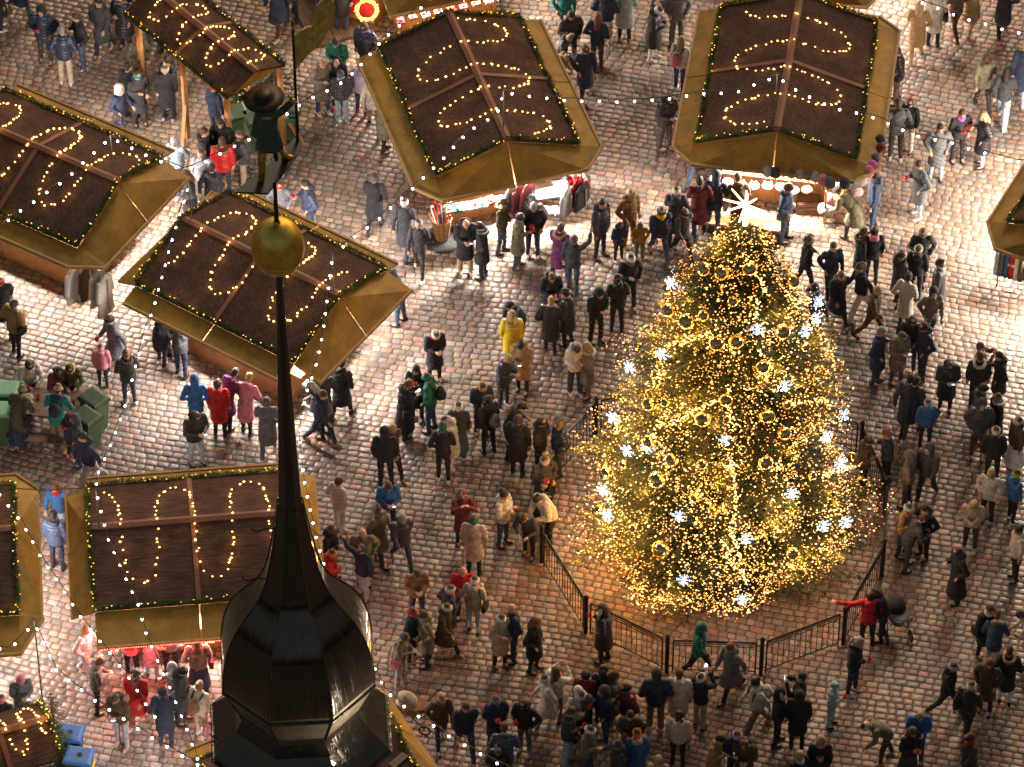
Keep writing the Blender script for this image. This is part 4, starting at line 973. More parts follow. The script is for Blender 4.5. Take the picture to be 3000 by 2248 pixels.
# head pieces in head space
HP = {}
def headpiece(k):
    if k in HP: return HP[k]
    I = Matrix.Identity(3); q = MB(); tl = Matrix.Rotation(R(-14), 3, 'Y'); cat = 'hat'
    def dome(r, rz_, zc, zmin=-.02, xo=-.008):
        prof = []
        for i in range(9):
            a = math.pi / 2 * i / 8; prof.append((max(.002, math.cos(a)), math.sin(a)))
        rings = [[tl @ Vector((r[0] * p * math.cos(t) + xo, r[1] * p * math.sin(t), zmin + rz_ * s)) for t in np.linspace(0, 2 * math.pi, 16, False)] for p, s in prof]
        q.loft(rings)
    if k in 'BM':
        dome((.118, .098), .145, 0); 
        rings = [[tl @ Vector(((rr + .0) * math.cos(t) - .008, (rr * .84) * math.sin(t), z)) for t in np.linspace(0, 2 * math.pi, 20, False)] for rr, z in ((.116, -.022), (.127, -.016), (.128, .022), (.116, .030))]
        q.loft(rings); name = 'beanie'; rm = None
        if k == 'M': q.ball(tl @ Vector((-.008, 0, .165)), (.038, .038, .035), 9, 6); name = 'bobble_hat'
    elif k == 'C': dome((.112, .092), .115, .0); q.slab([Vector((.08, -.07, .045)), Vector((.165, -.045, .028)), Vector((.175, 0, .026)), Vector((.165, .045, .028)), Vector((.08, .07, .045))], .01); name = 'cap'; rm = None
    elif k == 'S': q.ball((-.014, 0, .045), (.104, .088, .102), 14, 10); q.ball((-.045, 0, -.01), (.075, .078, .085), 12, 8); name = 'hair'; rm = .014
    elif k == 'U': q.ball((-.014, 0, .045), (.108, .092, .106), 14, 10); q.ball((-.05, 0, -.01), (.075, .078, .085), 12, 8); q.ball((-.10, 0, .10), .05, 10, 7); name = 'hair'; rm = .014
    elif k == 'G':
        q.ball((-.016, 0, .045), (.110, .096, .106), 14, 10); q.capsule((-.055, 0, 0), (-.095, 0, -.20), .088, .075); 
        for s in (-1, 1): q.capsule((-.01, s * .078, -.01), (-.02, s * .085, -.17), .032, .028); q.capsule((-.09, s * .045, -.18), (-.10, s * .035, -.30), .05, .028)
        name = 'hair'; rm = .015
    elif k == 'A':
        for i in range(26):
            a, b_ = random.uniform(0, 6.28), random.uniform(-.2, 1.5); q.ball((-.03 + .10 * math.cos(a) * math.cos(b_), .095 * math.sin(a) * math.cos(b_), .02 + .09 * math.sin(b_) - (.09 if b_ < .3 else 0)), random.uniform(.035, .05), 8, 6)
        q.ball((-.03, 0, .04), (.10, .10, .10)); name = 'hair'; rm = .014
    elif k == 'H':
        q.ball((-.045, 0, .03), (.128, .118, .135), 14, 10); q.capsule((-.06, 0, -.06), (-.06, 0, -.15), .105, .10); name = 'hood'; rm = .016
    elif k == 'E':  # bear-ear hood
        q.ball((-.045, 0, .03), (.128, .118, .135), 14, 10); q.ball((-.03, .085, .15), .042); q.ball((-.03, -.085, .15), .042); name = 'hood'; rm = .016
    elif k == 'Z':  # pointed santa hat
        q.loft([[Vector((rr * math.cos(t) - .01 + xo, rr * .85 * math.sin(t), z)) for t in np.linspace(0, 2 * math.pi, 16, False)] for rr, z, xo in ((.13, 0, 0), (.12, .08, -.01), (.08, .2, -.04), (.04, .32, -.08), (.01, .40, -.1))]); name = 'pointed_hat'; rm = None
    me = q.mesh(name, [], True) if not rm else remesh(q, rm, 3)
    if k in 'SGUA':
        n = len(me.vertices); co = np.empty(n * 3, np.float32); me.vertices.foreach_get('co', co); co = co.reshape(-1, 3)
        co += (np.sin(co[:, 1] * 260 + co[:, 2] * 60)[:, None] * .0022).astype(np.float32); me.vertices.foreach_set('co', co.ravel()); me.update()
    me.name = name; HP[k] = (name, me); return HP[k]
def collar_mesh(kind):
    if kind in HP: return HP[kind]
    q = MB()
    if kind == 'fur':      # ruff round the face / neck
        M = Matrix.Rotation(R(62), 3, 'Y'); q.ring((-.005, 0, -.01), .125, .038, M, 22, 7, jit=.28)
    elif kind == 'furdown': M = Matrix.Rotation(R(-18), 3, 'Y'); q.ring((-.05, 0, -.165), .125, .042, M, 22, 7, jit=.28)
    elif kind == 'hooddown': q.ball((-.115, 0, -.16), (.065, .125, .065), 12, 8); q.ring((-.03, 0, -.15), .095, .035, None, 16, 6)
    elif kind == 'scarf':
        q.ring((-.0, 0, -.135), .078, .036, Matrix.Rotation(R(8), 3, 'Y'), 16, 7, jit=.15); q.loft([[Vector((.088 + x, y + yy * .7, z)) for x, y in ((0, -.035), (.02, -.035), (.02, .035), (0, .035))] for z, yy in ((-.13, 0), (-.28, .02), (-.42, .03))])
    me = q.mesh(kind, [], True); HP[kind] = me; return me
SHM = MB(); SHM.ball((.045, 0, -.035), (.135, .046, .040), 12, 7); SHM.ball((-.02, 0, .0), (.062, .048, .055), 10, 7); SHOE = None
def inst(name, base, m, parent, key=None):
    """object sharing mesh data per (mesh, material)"""
    k = (base.name, m.name if not isinstance(m, tuple) else m)
    if k not in inst.c:
        me = base.copy(); me.materials.clear(); me.materials.append(m); inst.c[k] = me
    o = link(name, inst.c[k], parent); return o
inst.c = {}
KN = dict(J='jacket', P='puffer jacket', L='long coat', Q='long puffer coat', S='sweater')
HN = dict(B='beanie', M='bobble hat', C='cap', S='hair', G='long hair', U='tied hair', A='curly hair', H='hood', E='eared hood', Z='pointed hat', N='bald head')
PN = dict(stand='standing', pocket='hands in pockets', cup='holding a cup', cupb='hands together', phone='looking at their hands', walk='walking', stroll='strolling', photo='arms raised', lean='leaning forward', point='one arm stretched out', sit='sitting', bend='bending over', wave='one arm up', cross='arms folded')
LM = {'the picnic table': (130, 1160), 'the basket of canes': (1295, 660), 'the tree star': (2186, 600), 'the hat stall counter': (2380, 555), 'the gold ball': (813, 720), 'the weathervane': (785, 380), 'the spire shaft': (830, 1150), 'the left fence post': (1587, 1640), 'the bottom fence panel': (2090, 1950), 'the onion roof': (870, 1950),
      'the stroller by the fence': (2605, 1820), 'the lower stroller': (1200, 2090), 'the clothes rack': (2960, 800), 'the right fence post': (2585, 1680), 'the upright bins by the hut': (700, 390), 'the narrow hut': (560, 130), 'the red lit counter': (500, 1850), 'the wreath': (1075, 20), 'the hat stall left canopy': (1990, 250), 'the sheepskin coats': (250, 840),
      'the tree left edge': (1730, 1290), 'the tree right edge': (2520, 1380), 'the tree upper left': (1880, 900), 'the tree upper right': (2400, 880), 'the top right corner': (2950, 40), 'the right picture edge': (2980, 1450), 'the bottom right corner': (2950, 2220), 'the lower left fence': (1700, 1850), 'the lower right fence': (2470, 1890), 'the blue bins': (215, 2180), 'the toy stall counter': (1480, 620), 'the bottom left kiosk': (60, 2150), 'the green wheeled bins': (270, 1230), 'the drain cover': (1290, 690), 'the top left corner': (20, 20), 'the striped shadows right of centre': (2650, 1000)}
del LM['striped shadows right of centre' if 'striped shadows right of centre' in LM else 'the striped shadows right of centre']
NPEO = [0]; used = {}
mug = MB(); mug.lathe([(.030, 0), (.040, .01), (.042, .095), (.036, .095), (.034, .015), (.002, .013)], n=12); mug.ring((.055, 0, .05), .026, .007, Matrix.Rotation(R(90), 3, 'X'), 10, 5)
MUG = mug.mesh('mug', mat('red_mug', (.62, .02, .02), .3), True)
PHONE = MB().box((0, 0, 0), (.075, .15, .009)).mesh('case', mat('phone_case', (.02, .02, .025), .3)); SCR = MB().box((0, 0, .0055), (.068, .14, .002)).mesh('screen', mat('phone_screen', (.5, .6, .7), .2, emit=(.75, .88, 1), estr=1.6))
PACK = remesh(MB().ball((0, 0, 0), (.11, .155, .22), 14, 10).ball((-.09, 0, -.06), (.06, .11, .12), 12, 8), .018, 3); PACK.name = 'pack'
BAG = remesh(MB().box((0, 0, 0), (.09, .26, .22)).ball((0, 0, -.02), (.07, .15, .12)), .018, 4); BAG.name = 'bag_body'
STRAP = {}
def person(spec):
    f = [s.strip() for s in spec.split('|')]
    (an, mode, xs, ys) = f[0].split(); r, c = int(an[0]), int(an[1]); px, py = 750 * c + float(xs) / 2.9493, 562 * r + float(ys) / 2.9502
    pose, face, Hh = f[1], float(f[2]), float(f[3]); ck, cc = f[4].split(); tk, tcx = f[5].split(); sh = f[6]; hk, hc = f[7].split(); ex = f[8].split() if len(f) > 8 else []
    s = Hh / 1.75; j = getsk(pose); Rz = Matrix.Rotation(R(face), 3, 'Z')
    if mode == 'f': P = pix(px, py)
    else:
        top = j['H'] @ Vector((-.01, 0, .125)) * s; P = pix(px, py, top.z); o_ = Rz @ Vector((top.x, top.y, 0)); P = Vector((P.x - o_.x, P.y - o_.y, 0))
    if mode == 'h' and pose == 'sit': pass
    cx, cyy = project(P + Vector((0, 0, .9)))
    # label: look first, then where
    cands = sorted(LM.items(), key=lambda kv: math.hypot(kv[1][0] - cx, (kv[1][1] - cyy) * 1.3))
    look = f'{cw(cc)} {KN[ck]} and ' + ((f'{cw(hc)} {HN[hk]}') if hk != 'N' else 'bald head')
    def where(k, n_=0):
        (x, y) = LM[k]; dx, dy = cx - x, cyy - y
        if math.hypot(dx, dy) < 60: return 'beside ' + k
        if abs(dx) > abs(dy): return ('right of ' if dx > 0 else 'left of ') + k
        return ('below ' if dy > 0 else 'above ') + k
    lab = None
    if len(f) > 9 and f[9]: lab = f'person in {look}, {f[9]}'
    else:
        kid = 'child' if Hh < 1.45 else 'person'
        for kk in cands[:4]:
            for tpl in (f'{kid} in {look}, {where(kk[0])}', f'{kid} in {look}, {PN[pose]}, {where(kk[0])}'):
                if tpl not in used and len(tpl.split()) <= 16: lab = tpl; break
            if lab: break
    if lab is None: lab = f'person in {look}, {PN[pose]}'
    used[lab] = 1
    t = thing('person', lab, 'person', P, R(face), 'people on the square'); t.scale = (s * random.uniform(.92, 1.0), s * random.uniform(.90, 1.0), s)
    link('body', body(pose), t)
    inst('trousers' if tk != 'K' else 'skirt', garment(pose, tk), fab(tcx), t)
    nmc = {'J': 'jacket', 'P': 'puffer_jacket', 'L': 'coat', 'Q': 'puffer_coat', 'S': 'sweater'}[ck]
    fu = 'F' in ex
    inst(nmc, garment(pose, ck), fab(cc, 'fur' if fu else 'puffer' if ck in 'PQ' else ''), t)
    global SHOE
    if SHOE is None: SHOE = SHM.mesh('shoe', [], True)
    for n in 'LR':
        o = inst('shoe', SHOE, fab(sh), t); o.location = j['ank' + n] + Vector((0, 0, -.008)); o.rotation_euler = (0, -j['fa' + n] * .8, 0)
    if hk != 'N':
        nm_, me = headpiece(hk); o = inst(nm_, me, fab(hc, 'hair' if hk in 'SGUA' else 'knit' if hk in 'BM' else ''), t); o.matrix_local = j['H']
        if hk in 'BM' and hc not in () and 'l' in ex: o2 = inst('hair', headpiece('G')[1], fab('brownhair', 'hair'), t); o2.matrix_local = j['H'] @ Matrix.Translation((0, 0, -.02)) @ Matrix.Scale(.96, 4)
        if hk in 'BMC' and 'l' not in ex: o2 = inst('hair', headpiece('S')[1], fab('brownhair', 'hair'), t); o2.matrix_local = j['H'] @ Matrix.Translation((0, 0, -.012)) @ Matrix.Scale(.965, 4)
    if not any(e[0] in 'fhs' for e in ex) and hk not in 'HEGZ' and ck != 'S' and random.random() < .55: ex.append('h')
    for e in ex:
        if e[0] == 'f': o = inst('fur_trim', collar_mesh('fur' if hk == 'H' else 'furdown'), fab(e[1:] or 'beige', 'fur'), t); o.matrix_local = j['H']
        elif e[0] == 'h': o = inst('hood', collar_mesh('hooddown'), fab(e[1:] or cc), t); o.matrix_local = j['H']
        elif e[0] == 's': o = inst('scarf', collar_mesh('scarf'), fab(e[1:], 'knit'), t); o.matrix_local = j['H']
    short = lab.split(',')[0].replace('person in ', '').replace('child in ', '').split(' and ')[0]
    MW = Matrix.Translation(P) @ Matrix.Rotation(R(face), 4, 'Z') @ Matrix.Scale(s, 4)
    wloc = lab.split(', ')[-1]
    def held(nm2, txt, cat, p, rz, grp):
        lb = f'{txt} of the {short} wearer {wloc}'
        if len(lb.split()) > 16: lb = f'{txt} of the {short} wearer'
        if lb in LABELS and len(lab.split()) < 13: lb = f'{txt} of {lab}'
        if lb in LABELS: lb = f'{txt} of the {short} wearer facing ' + ['right', 'away', 'left', 'the viewer'][int(((face + 45) % 360) // 90)]
        ww = lb.split()
        if len(ww) > 16: lb = ' '.join(ww[:16])
        return thing(nm2, lb, cat, p, rz, grp)
    if 'm' in ex:
        w_ = MW @ (j['wrR'] + (j['wrR'] - j['elR']).normalized() * .10); g_ = held('mug', 'red mug in the hand', 'mug', w_ - Vector((0, 0, .03)), R(face), 'red mugs held by visitors'); link('cup', MUG, g_)
    if 'p' in ex:
        w_ = MW @ ((j['wrR'] + j['wrL']) / 2 + (j['wrR'] - j['elR']).normalized() * .11); g_ = held('phone', 'phone in the hands', 'phone', w_, R(face), 'phones held by visitors'); g_.rotation_euler = (0, R(-35) if pose != 'photo' else R(-80), R(face) + R(90) * 0)
        a = link('case', PHONE, g_); a.rotation_euler = (0, 0, R(90)); b_ = link('screen', SCR, g_); b_.rotation_euler = (0, 0, R(90))
    for e in ex:
        if e[0] == 'k':
            w_ = MW @ (j['U'] @ Vector((-.235, 0, 1.22))); g_ = held('backpack', f'{cw(e[1:])} backpack on the back', 'backpack', w_, R(face), 'backpacks worn by visitors'); o = inst('pack', PACK, fab(e[1:]), g_); o.scale = (s * .9,) * 3
            for sg in (-1, 1):
                q = MB(); q.path([Vector((.05, sg * .09, .16)), Vector((.20, sg * .11, .24)), Vector((.36, sg * .12, .14)), Vector((.385, sg * .13, -.04))], .016, 5); q.build('strap', fab('black'), g_)
        if e[0] == 'b':
            w_ = MW @ (j['U'] @ Vector((-.02, -.27, .98))); g_ = held('shoulder_bag', f'{cw(e[1:])} bag at the side', 'bag', w_, R(face), 'bags carried by visitors'); o = inst('bag_body', BAG, fab(e[1:]), g_); o.rotation_euler = (0, 0, R(90)); o.scale = (s,) * 3
            q = MB(); q.path([Vector((0, 0, .1)), Vector((.03, .10, .47)), Vector((-.03, .12, .50)), Vector((-.09, .05, .1))], .009, 5); q.build('strap', fab('black'), g_)
    NPEO[0] += 1
    return t
PEOPLE = '''
00 f 400 545|cup|262|1.78|P navy|T charcoal|brown|H black|m
00 f 715 600|cup|205|1.77|J black|T denim|brown|S brownhair|m
00 f 575 725|pocket|88|1.78|P navy|W beige|white|S greyhair
00 f 180 135|walk|300|1.75|L navy|T denim|black|S brownhair
00 f 900 470|stroll|250|1.8|L charcoal|T black|brown|S darkhair
00 f 1090 430|cup|250|1.75|Q black|T black|black|C grey|
00 f 1330 420|lean|100|1.75|J beige|T denim|tan|B blue|
00 f 1440 430|pocket|120|1.72|J navy|T navy|black|S darkhair
00 f 1540 640|pocket|80|1.78|J black|T taupe|black|B charcoal
00 h 1190 332|cup|285|1.68|P olive|T black|black|G auburn|m
00 h 1435 500|cross|225|1.76|J black|T charcoal|black|S darkhair
00 h 1100 545|stand|60|1.7|L black|T black|black|U darkhair
00 h 1190 628|cup|300|1.74|L charcoal|W charcoal|black|B teal|
00 f 1455 1045|stand|90|1.72|L black|T black|lilac|M beige|
00 h 1035 745|stroll|330|1.6|J navy|T navy|black|H white|fwhite
00 h 1850 715|stand|45|1.74|J navy|T navy|black|Z red|
00 h 1500 1205|walk|250|1.72|J paleblue|T denim|white|H silver
00 h 1900 1040|pocket|265|1.78|J black|T black|black|S brownhair
00 h 1765 1110|stand|350|1.76|J charcoal|T grey|black|S brownhair|
00 h 1915 1190|stand|95|1.74|P red|T navy|black|S brownhair|ftan
00 f 2110 1615|pocket|190|1.8|P charcoal|T beige|black|S brownhair|fcamel
00 h 1740 1290|stand|80|1.7|J silver|T grey|white|B beige|
00 h 1835 1415|walk|60|1.72|J black|T charcoal|black|S darkhair
00 h 1590 1480|cup|190|1.7|L black|T black|black|G brownhair|m
00 f 12 255|stand|20|1.75|L black|T black|white|S darkhair
01 f 200 290|walk|240|1.78|L navy|T burgundy|white|S darkhair
01 f 310 185|stand|120|1.75|J navy|T navy|brown|S brownhair
01 f 565 110|stand|80|1.75|J black|T denim|black|S darkhair
01 f 745 262|stand|85|1.7|L black|T denim|black|H black|F
01 h 680 358|phone|255|1.8|J green|T black|black|S darkhair|
01 f 580 985|cup|300|1.74|L taupe|T denim|white|S blond|
01 h 690 535|phone|265|1.7|J black|T black|red|N black|
01 f 745 1045|stand|95|1.55|P charcoal|W paleblue|white|B grey|slightblue
01 f 915 985|stand|75|1.6|P lilac|T navy|red|U brownhair|
01 h 930 212|pocket|240|1.75|P navy|T charcoal|black|B brown
01 h 925 262|lean|255|1.65|J navy|T grey|black|C camel
01 f 1020 1130|walk|90|1.65|J cream|T taupe|black|B beige
01 f 1110 1310|pocket|10|1.68|L khaki|T black|black|S greyhair
01 h 200 1578|pocket|270|1.72|J grey|T black|black|B red
01 h 415 1568|cup|200|1.76|P navy|T navy|black|S darkhair|m h
02 f 450 330|stroll|280|1.76|J teal|T taupe|grey|S brownhair
02 h 515 112|cup|290|1.7|P black|T black|black|G darkhair|
02 f 735 600|pocket|70|1.72|J navy|T charcoal|red|G auburn|
02 f 805 385|pocket|80|1.76|P navy|W beige|beige|S brownhair
02 f 970 352|cross|90|1.7|Q mint|T black|tan|B paleblue|
02 f 1265 200|stroll|230|1.75|J silver|T charcoal|beige|S brownhair
02 f 1215 518|phone|345|1.72|Q black|T white|white|B white|
02 f 1420 385|pocket|270|1.82|P grey|W grey|black|S darkhair|
02 f 1445 795|stand|60|1.7|J white|T denim|white|G blond|kpink
02 h 520 318|lean|330|1.4|J grey|T charcoal|black|S blond
02 h 640 398|stroll|285|1.74|L navy|T navy|black|B burgundy
02 h 530 505|bend|340|1.62|L camel|T camel|brown|B beige|F
02 f 1320 1300|phone|300|1.8|P charcoal|T grey|brown|B black|p h
02 f 1540 1560|walk|60|1.76|J navy|T denim|black|S darkhair
02 h 1775 1470|lean|80|1.74|J navy|T denim|black|H navy|bbeige
02 h 1950 1485|lean|95|1.74|L brown|T brown|black|S brownhair
03 f 1275 500|stroll|85|1.72|L camel|T camel|camel|G blond|F
03 f 1420 395|stand|90|1.7|L cream|T black|black|B cream|bnavy
03 f 1745 275|walk|60|1.7|L camel|T camel|tan|G auburn|F
03 f 1610 325|stroll|120|1.72|J brown|T brown|brown|G brownhair
03 f 2015 320|stroll|95|1.76|L charcoal|T black|pink|S darkhair
03 f 2175 870|walk|80|1.82|L navy|W paleblue|camel|S blond
03 f 1850 960|walk|95|1.76|J khaki|T black|black|C burgundy|
03 f 2020 1065|walk|75|1.72|J charcoal|W paleblue|white|G darkhair
03 f 1100 890|cup|180|1.74|P black|T taupe|black|S darkhair
03 f 1095 1385|pocket|92|1.86|J grey|T charcoal|white|S brownhair||standing beside the hat stall in white shoes
03 f 1200 1310|stand|245|1.66|J black|T cream|black|C burgundy|F
03 f 1445 1555|pocket|275|1.76|L grey|T paleblue|charcoal|S darkhair|
03 f 1630 1405|cup|290|1.7|J black|T black|black|S brownhair|smagenta m
03 f 1840 1440|cup|195|1.7|Q black|T paleblue|black|G blond|m
13 f 1290 215|cup|205|1.76|L grey|T paleblue|white|S brownhair|m
13 f 895 330|stand|175|1.84|J denim|T denim|black|C charcoal|bnavy
10 f 40 1190|walk|280|1.76|L black|T black|black|B red|
10 f 150 1410|cup|50|1.68|P camel|T black|black|B grey|F bblack
10 f 1010 1530|walk|205|1.76|L grey|T navy|white|B black|m
10 f 895 1680|stand|90|1.28|P pink|T black|black|B pink
20 f 1125 180|cross|110|1.68|P black|T denim|white|B tan|fbrown
10 f 1400 1485|lean|60|1.74|L black|T black|black|H black|F
10 f 1490 1450|lean|75|1.7|J silver|T grey|black|B grey|F
10 f 1570 1595|lean|70|1.74|J charcoal|T navy|black|S darkhair
10 h 255 1482|sit|285|1.72|J cream|T navy|black|B black|
10 h 512 1535|sit|290|1.62|J burgundy|T navy|black|B grey|
10 h 600 1513|sit|275|1.7|J olive|T black|black|B charcoal|hyellow
10 h 2050 1525|lean|50|1.7|L purple|T black|black|S darkhair
10 h 2165 1560|lean|70|1.68|L pink|T black|brown|S blond
11 f 1030 335|stroll|80|1.74|L black|T black|black|B grey|
11 f 1285 545|walk|80|1.74|L charcoal|T navy|black|B white|
11 f 1410 715|walk|85|1.70|J charcoal|T black|white|B beige|
11 f 1810 700|phone|280|1.8|L black|W beige|beige|N black|p
11 f 1955 735|cup|175|1.7|L black|T black|black|B black|fgrey m
11 h 1170 600|lean|10|1.7|J brown|T black|black|B navy|
11 f 1255 1145|lean|170|1.78|J navy|T denim|black|B grey|h
11 h 2160 60|cup|340|1.7|J olive|T denim|black|B brown|ftan m
12 f 50 655|cup|350|1.7|L khaki|T denim|brown|B navy|m
12 h 168 48|cup|250|1.68|P silver|T black|black|A greyhair|m
12 f 180 570|cup|275|1.76|J black|T denim|brown|S greyhair|m
11 f 1545 1635|phone|290|1.7|L black|T black|black|M cream|sred
21 f 1395 315|stand|255|1.7|L black|T black|black|G darkhair|F
11 h 2170 975|lean|225|1.7|J navy|T black|black|S darkhair
12 f 0 1500|stand|90|1.66|Q yellow|T black|black|S blond|fbeige
21 f 2140 210|phone|330|1.74|P charcoal|T charcoal|white|S blond|
22 f 90 75|phone|250|1.7|L camel|T black|black|U darkhair|p
12 f 410 755|stroll|65|1.7|L purple|T black|black|S brownhair|fcamel
12 f 525 860|wave|75|1.72|J charcoal|T denim|brown|B grey|
12 h 350 730|phone|280|1.78|L black|T black|black|S brownhair|m h
12 f 330 1390|cup|80|1.66|Q black|T black|brown|S blond|
12 f 475 1320|cup|155|1.7|Q charcoal|T black|black|U darkhair|
12 f 725 1300|phone|300|1.76|J black|T black|black|H black|
12 f 905 1210|cross|100|1.74|J black|T black|black|A darkhair|
12 f 1010 1020|cup|285|1.8|J black|T black|grey|M white|sgrey
12 f 760 570|stand|325|1.82|P charcoal|T charcoal|brown|S darkhair|h
12 f 1010 470|pocket|310|1.76|J tan|W tan|tan|A blond|F
12 f 920 600|cup|305|1.25|P navy|T black|white|B grey|
12 f 1100 580|cup|270|1.15|J mustard|W khaki|black|M grey|
12 f 1270 590|walk|285|1.78|J navy|T denim|black|B navy|syellow
12 f 1405 450|stroll|85|1.76|L charcoal|T black|black|B cream|
12 f 1465 590|walk|300|1.72|J charcoal|T black|white|B black|
12 f 1605 375|stroll|95|1.78|L burgundy|T denim|brown|S darkhair
22 f 545 90|phone|280|1.68|J white|W denim|white|G brownhair|fcream
22 f 650 110|cross|205|1.66|L taupe|T taupe|brown|G blond|fcream
13 f 140 425|pocket|345|1.8|J denim|T denim|black|B brown|bgrey
13 f 740 405|bend|150|1.68|L khaki|T navy|brown|B charcoal|fcamel
13 f 785 790|stand|10|1.7|L black|T black|black|S brownhair|fbrown
13 f 885 790|stand|92|1.74|J black|T black|black|B black|hpink
13 f 530 905|stroll|285|1.74|J navy|T black|black|S brownhair
13 f 590 1130|walk|290|1.7|L black|T black|black|S auburn|fbrown
13 f 790 1080|walk|200|1.74|J black|W cream|white|U brownhair|
13 f 890 1280|walk|335|1.74|J brown|T brown|black|S blond|
13 f 315 850|stroll|10|1.72|J black|T black|black|A brownhair
13 f 1300 800|cup|268|1.8|J black|T black|black|B taupe|
13 f 1120 985|stand|20|1.68|Q black|T black|black|A darkhair|fblack
13 f 1265 915|stand|75|1.62|J black|T black|black|B cream|l
13 f 1450 1075|stand|165|1.74|Q charcoal|T paleblue|black|U darkhair
13 f 1170 1190|cup|60|1.7|L cream|T navy|black|S darkhair|F
13 f 1390 1300|stroll|280|1.72|J taupe|T black|black|H black|
13 f 1210 1560|pocket|265|1.78|J black|T charcoal|tan|B black|
13 f 1105 1655|phone|295|1.72|L taupe|T denim|brown|B grey|slime p
13 f 1320 1625|pocket|205|1.8|J navy|T navy|tan|B black|
13 f 930 1655|pocket|340|1.74|L navy|T denim|brown|S greyhair|
13 f 395 1295|cup|200|1.84|P navy|W silver|white|C black|
23 f 1525 235|phone|275|1.68|Q black|T black|black|B black|p
13 h 1835 1310|photo|350|1.72|J brown|T black|black|S brownhair|p
13 h 1990 1390|cup|185|1.68|L black|T black|black|S darkhair|
23 f 1790 215|stand|88|1.72|J black|T black|tan|S brownhair|fcream
13 h 322 1478|phone|290|1.6|P red|T black|black|B black|
13 h 1285 1600|stroll|60|1.74|L black|T black|black|S darkhair
20 f 175 560|lean|65|1.74|L olive|K navy|tan|B taupe|bblack
20 f 515 560|lean|80|1.76|J teal|W khaki|grey|B camel|kblack hnavy
20 f 695 700|cup|190|1.55|L charcoal|T navy|black|H charcoal|m
20 f 625 650|stand|60|1.38|J black|T black|white|H black
20 f 790 900|walk|205|1.8|J navy|W silver|beige|S darkhair|m
20 f 1710 435|pocket|90|1.78|J blue|T denim|black|H blue|
20 f 1905 445|stand|85|1.7|L red|T black|navy|B brown|
20 f 1705 700|phone|300|1.76|P black|T paleblue|black|B black|p
20 f 530 1300|walk|250|1.72|J blue|T paleblue|white|G auburn|sred
20 f 505 1590|stand|80|1.74|P denim|T navy|black|S darkhair
21 f 110 620|stroll|88|1.76|L grey|T grey|white|B grey|
21 h 440 5|lean|170|1.68|P grey|T black|black|H silver|fgrey
11 h 560 1490|lean|95|1.84|L charcoal|T denim|black|H charcoal|
11 h 745 1440|stroll|60|1.8|L black|T black|black|S darkhair
21 f 570 520|walk|330|1.74|J navy|T navy|tan|S brownhair|
21 f 1285 460|phone|25|1.72|L black|K black|black|A auburn|p bblack
21 f 1510 410|cup|165|1.78|J green|T denim|black|B teal|m kblack
21 f 1755 645|stand|90|1.72|J charcoal|K denim|white|B white|
21 f 1690 735|phone|190|1.68|Q cream|T white|white|B lilac|p
21 f 1620 845|cup|88|1.78|J black|T black|white|B green|
21 h 1965 20|phone|285|1.76|J charcoal|T black|black|B mustard|p
21 f 2010 600|stand|125|1.74|J black|T black|black|A darkhair|kgrey
21 f 1175 800|walk|300|1.72|J brown|T black|tan|G blond
21 f 1125 895|stand|90|1.84|J black|T black|black|H black|
21 h 1150 880|phone|280|1.8|J blue|T navy|black|S brownhair|p
21 f 1060 1540|stroll|325|1.74|L taupe|T charcoal|black|M grey|
21 f 1265 1590|walk|290|1.8|P charcoal|T denim|mustard|S greyhair|
21 f 725 1275|pocket|50|1.66|J cream|W white|white|B burgundy|F
21 h 668 1228|cup|335|1.76|J black|T black|black|B grey|
21 h 920 1268|cup|270|1.78|J khaki|T black|black|N black|
31 f 930 205|wave|240|1.72|J navy|T paleblue|black|C black|
21 h 672 1438|cup|350|1.66|L red|T black|black|B mustard|
21 f 1790 1400|photo|280|1.68|L burgundy|T black|black|A auburn|
21 f 1885 1640|stand|80|1.78|L beige|T black|black|B green|
21 f 2135 1395|cross|330|1.7|J cream|T denim|black|U darkhair|
22 h 195 990|lean|215|1.7|P cream|T black|black|U darkhair
22 h 95 1160|lean|250|1.7|J charcoal|T black|black|S brownhair
22 h 130 165|lean|10|1.72|J charcoal|T black|black|C black|
22 f 50 780|stand|70|1.8|L black|T black|black|B charcoal
22 h 262 300|cross|330|1.72|J black|T black|black|B black
22 f 405 780|pocket|195|1.74|P navy|T charcoal|black|H grey|fcamel
22 h 275 570|lean|120|1.2|J lime|T black|black|B cream|
22 f 270 1100|cup|290|1.76|J charcoal|T black|black|B silver|m
22 h 300 848|lean|40|1.3|J black|T black|black|B camel
23 h 890 460|cup|350|1.74|J brown|T black|black|B black|
23 f 1010 890|cup|170|1.76|J black|T black|black|S auburn|
23 f 1180 420|walk|65|1.76|L charcoal|T charcoal|white|S darkhair
23 f 1350 545|stand|95|1.45|J blue|T black|black|B silver|
23 f 1360 1010|stroll|240|1.78|J charcoal|T black|taupe|H charcoal|btan
23 f 1190 1060|pocket|160|1.7|J taupe|T charcoal|black|H grey|
23 h 1875 2|pocket|0|1.78|J charcoal|T black|tan|B black
23 h 1980 88|stand|200|1.7|L black|T black|black|B tan|fcream
23 f 1800 650|pocket|270|1.84|P charcoal|T brown|brown|H charcoal|
23 f 1925 850|stand|85|1.7|J black|T black|black|B cream|
23 f 2120 760|stand|205|1.7|J brown|K white|red|B cream|l
23 f 2100 1195|stand|30|1.6|J blue|T black|white|M lime|
23 f 1885 1200|pocket|250|1.68|J cream|T black|black|G blond|F
23 f 1740 1435|phone|260|1.66|J beige|T charcoal|white|G blond|F
23 h 2165 1240|stand|200|1.66|J cream|T black|black|U darkhair
23 h 1230 1048|cup|330|1.66|J camel|T navy|black|M lightblue|F
23 h 1350 1060|cup|225|1.66|J black|T black|black|S darkhair|byellow
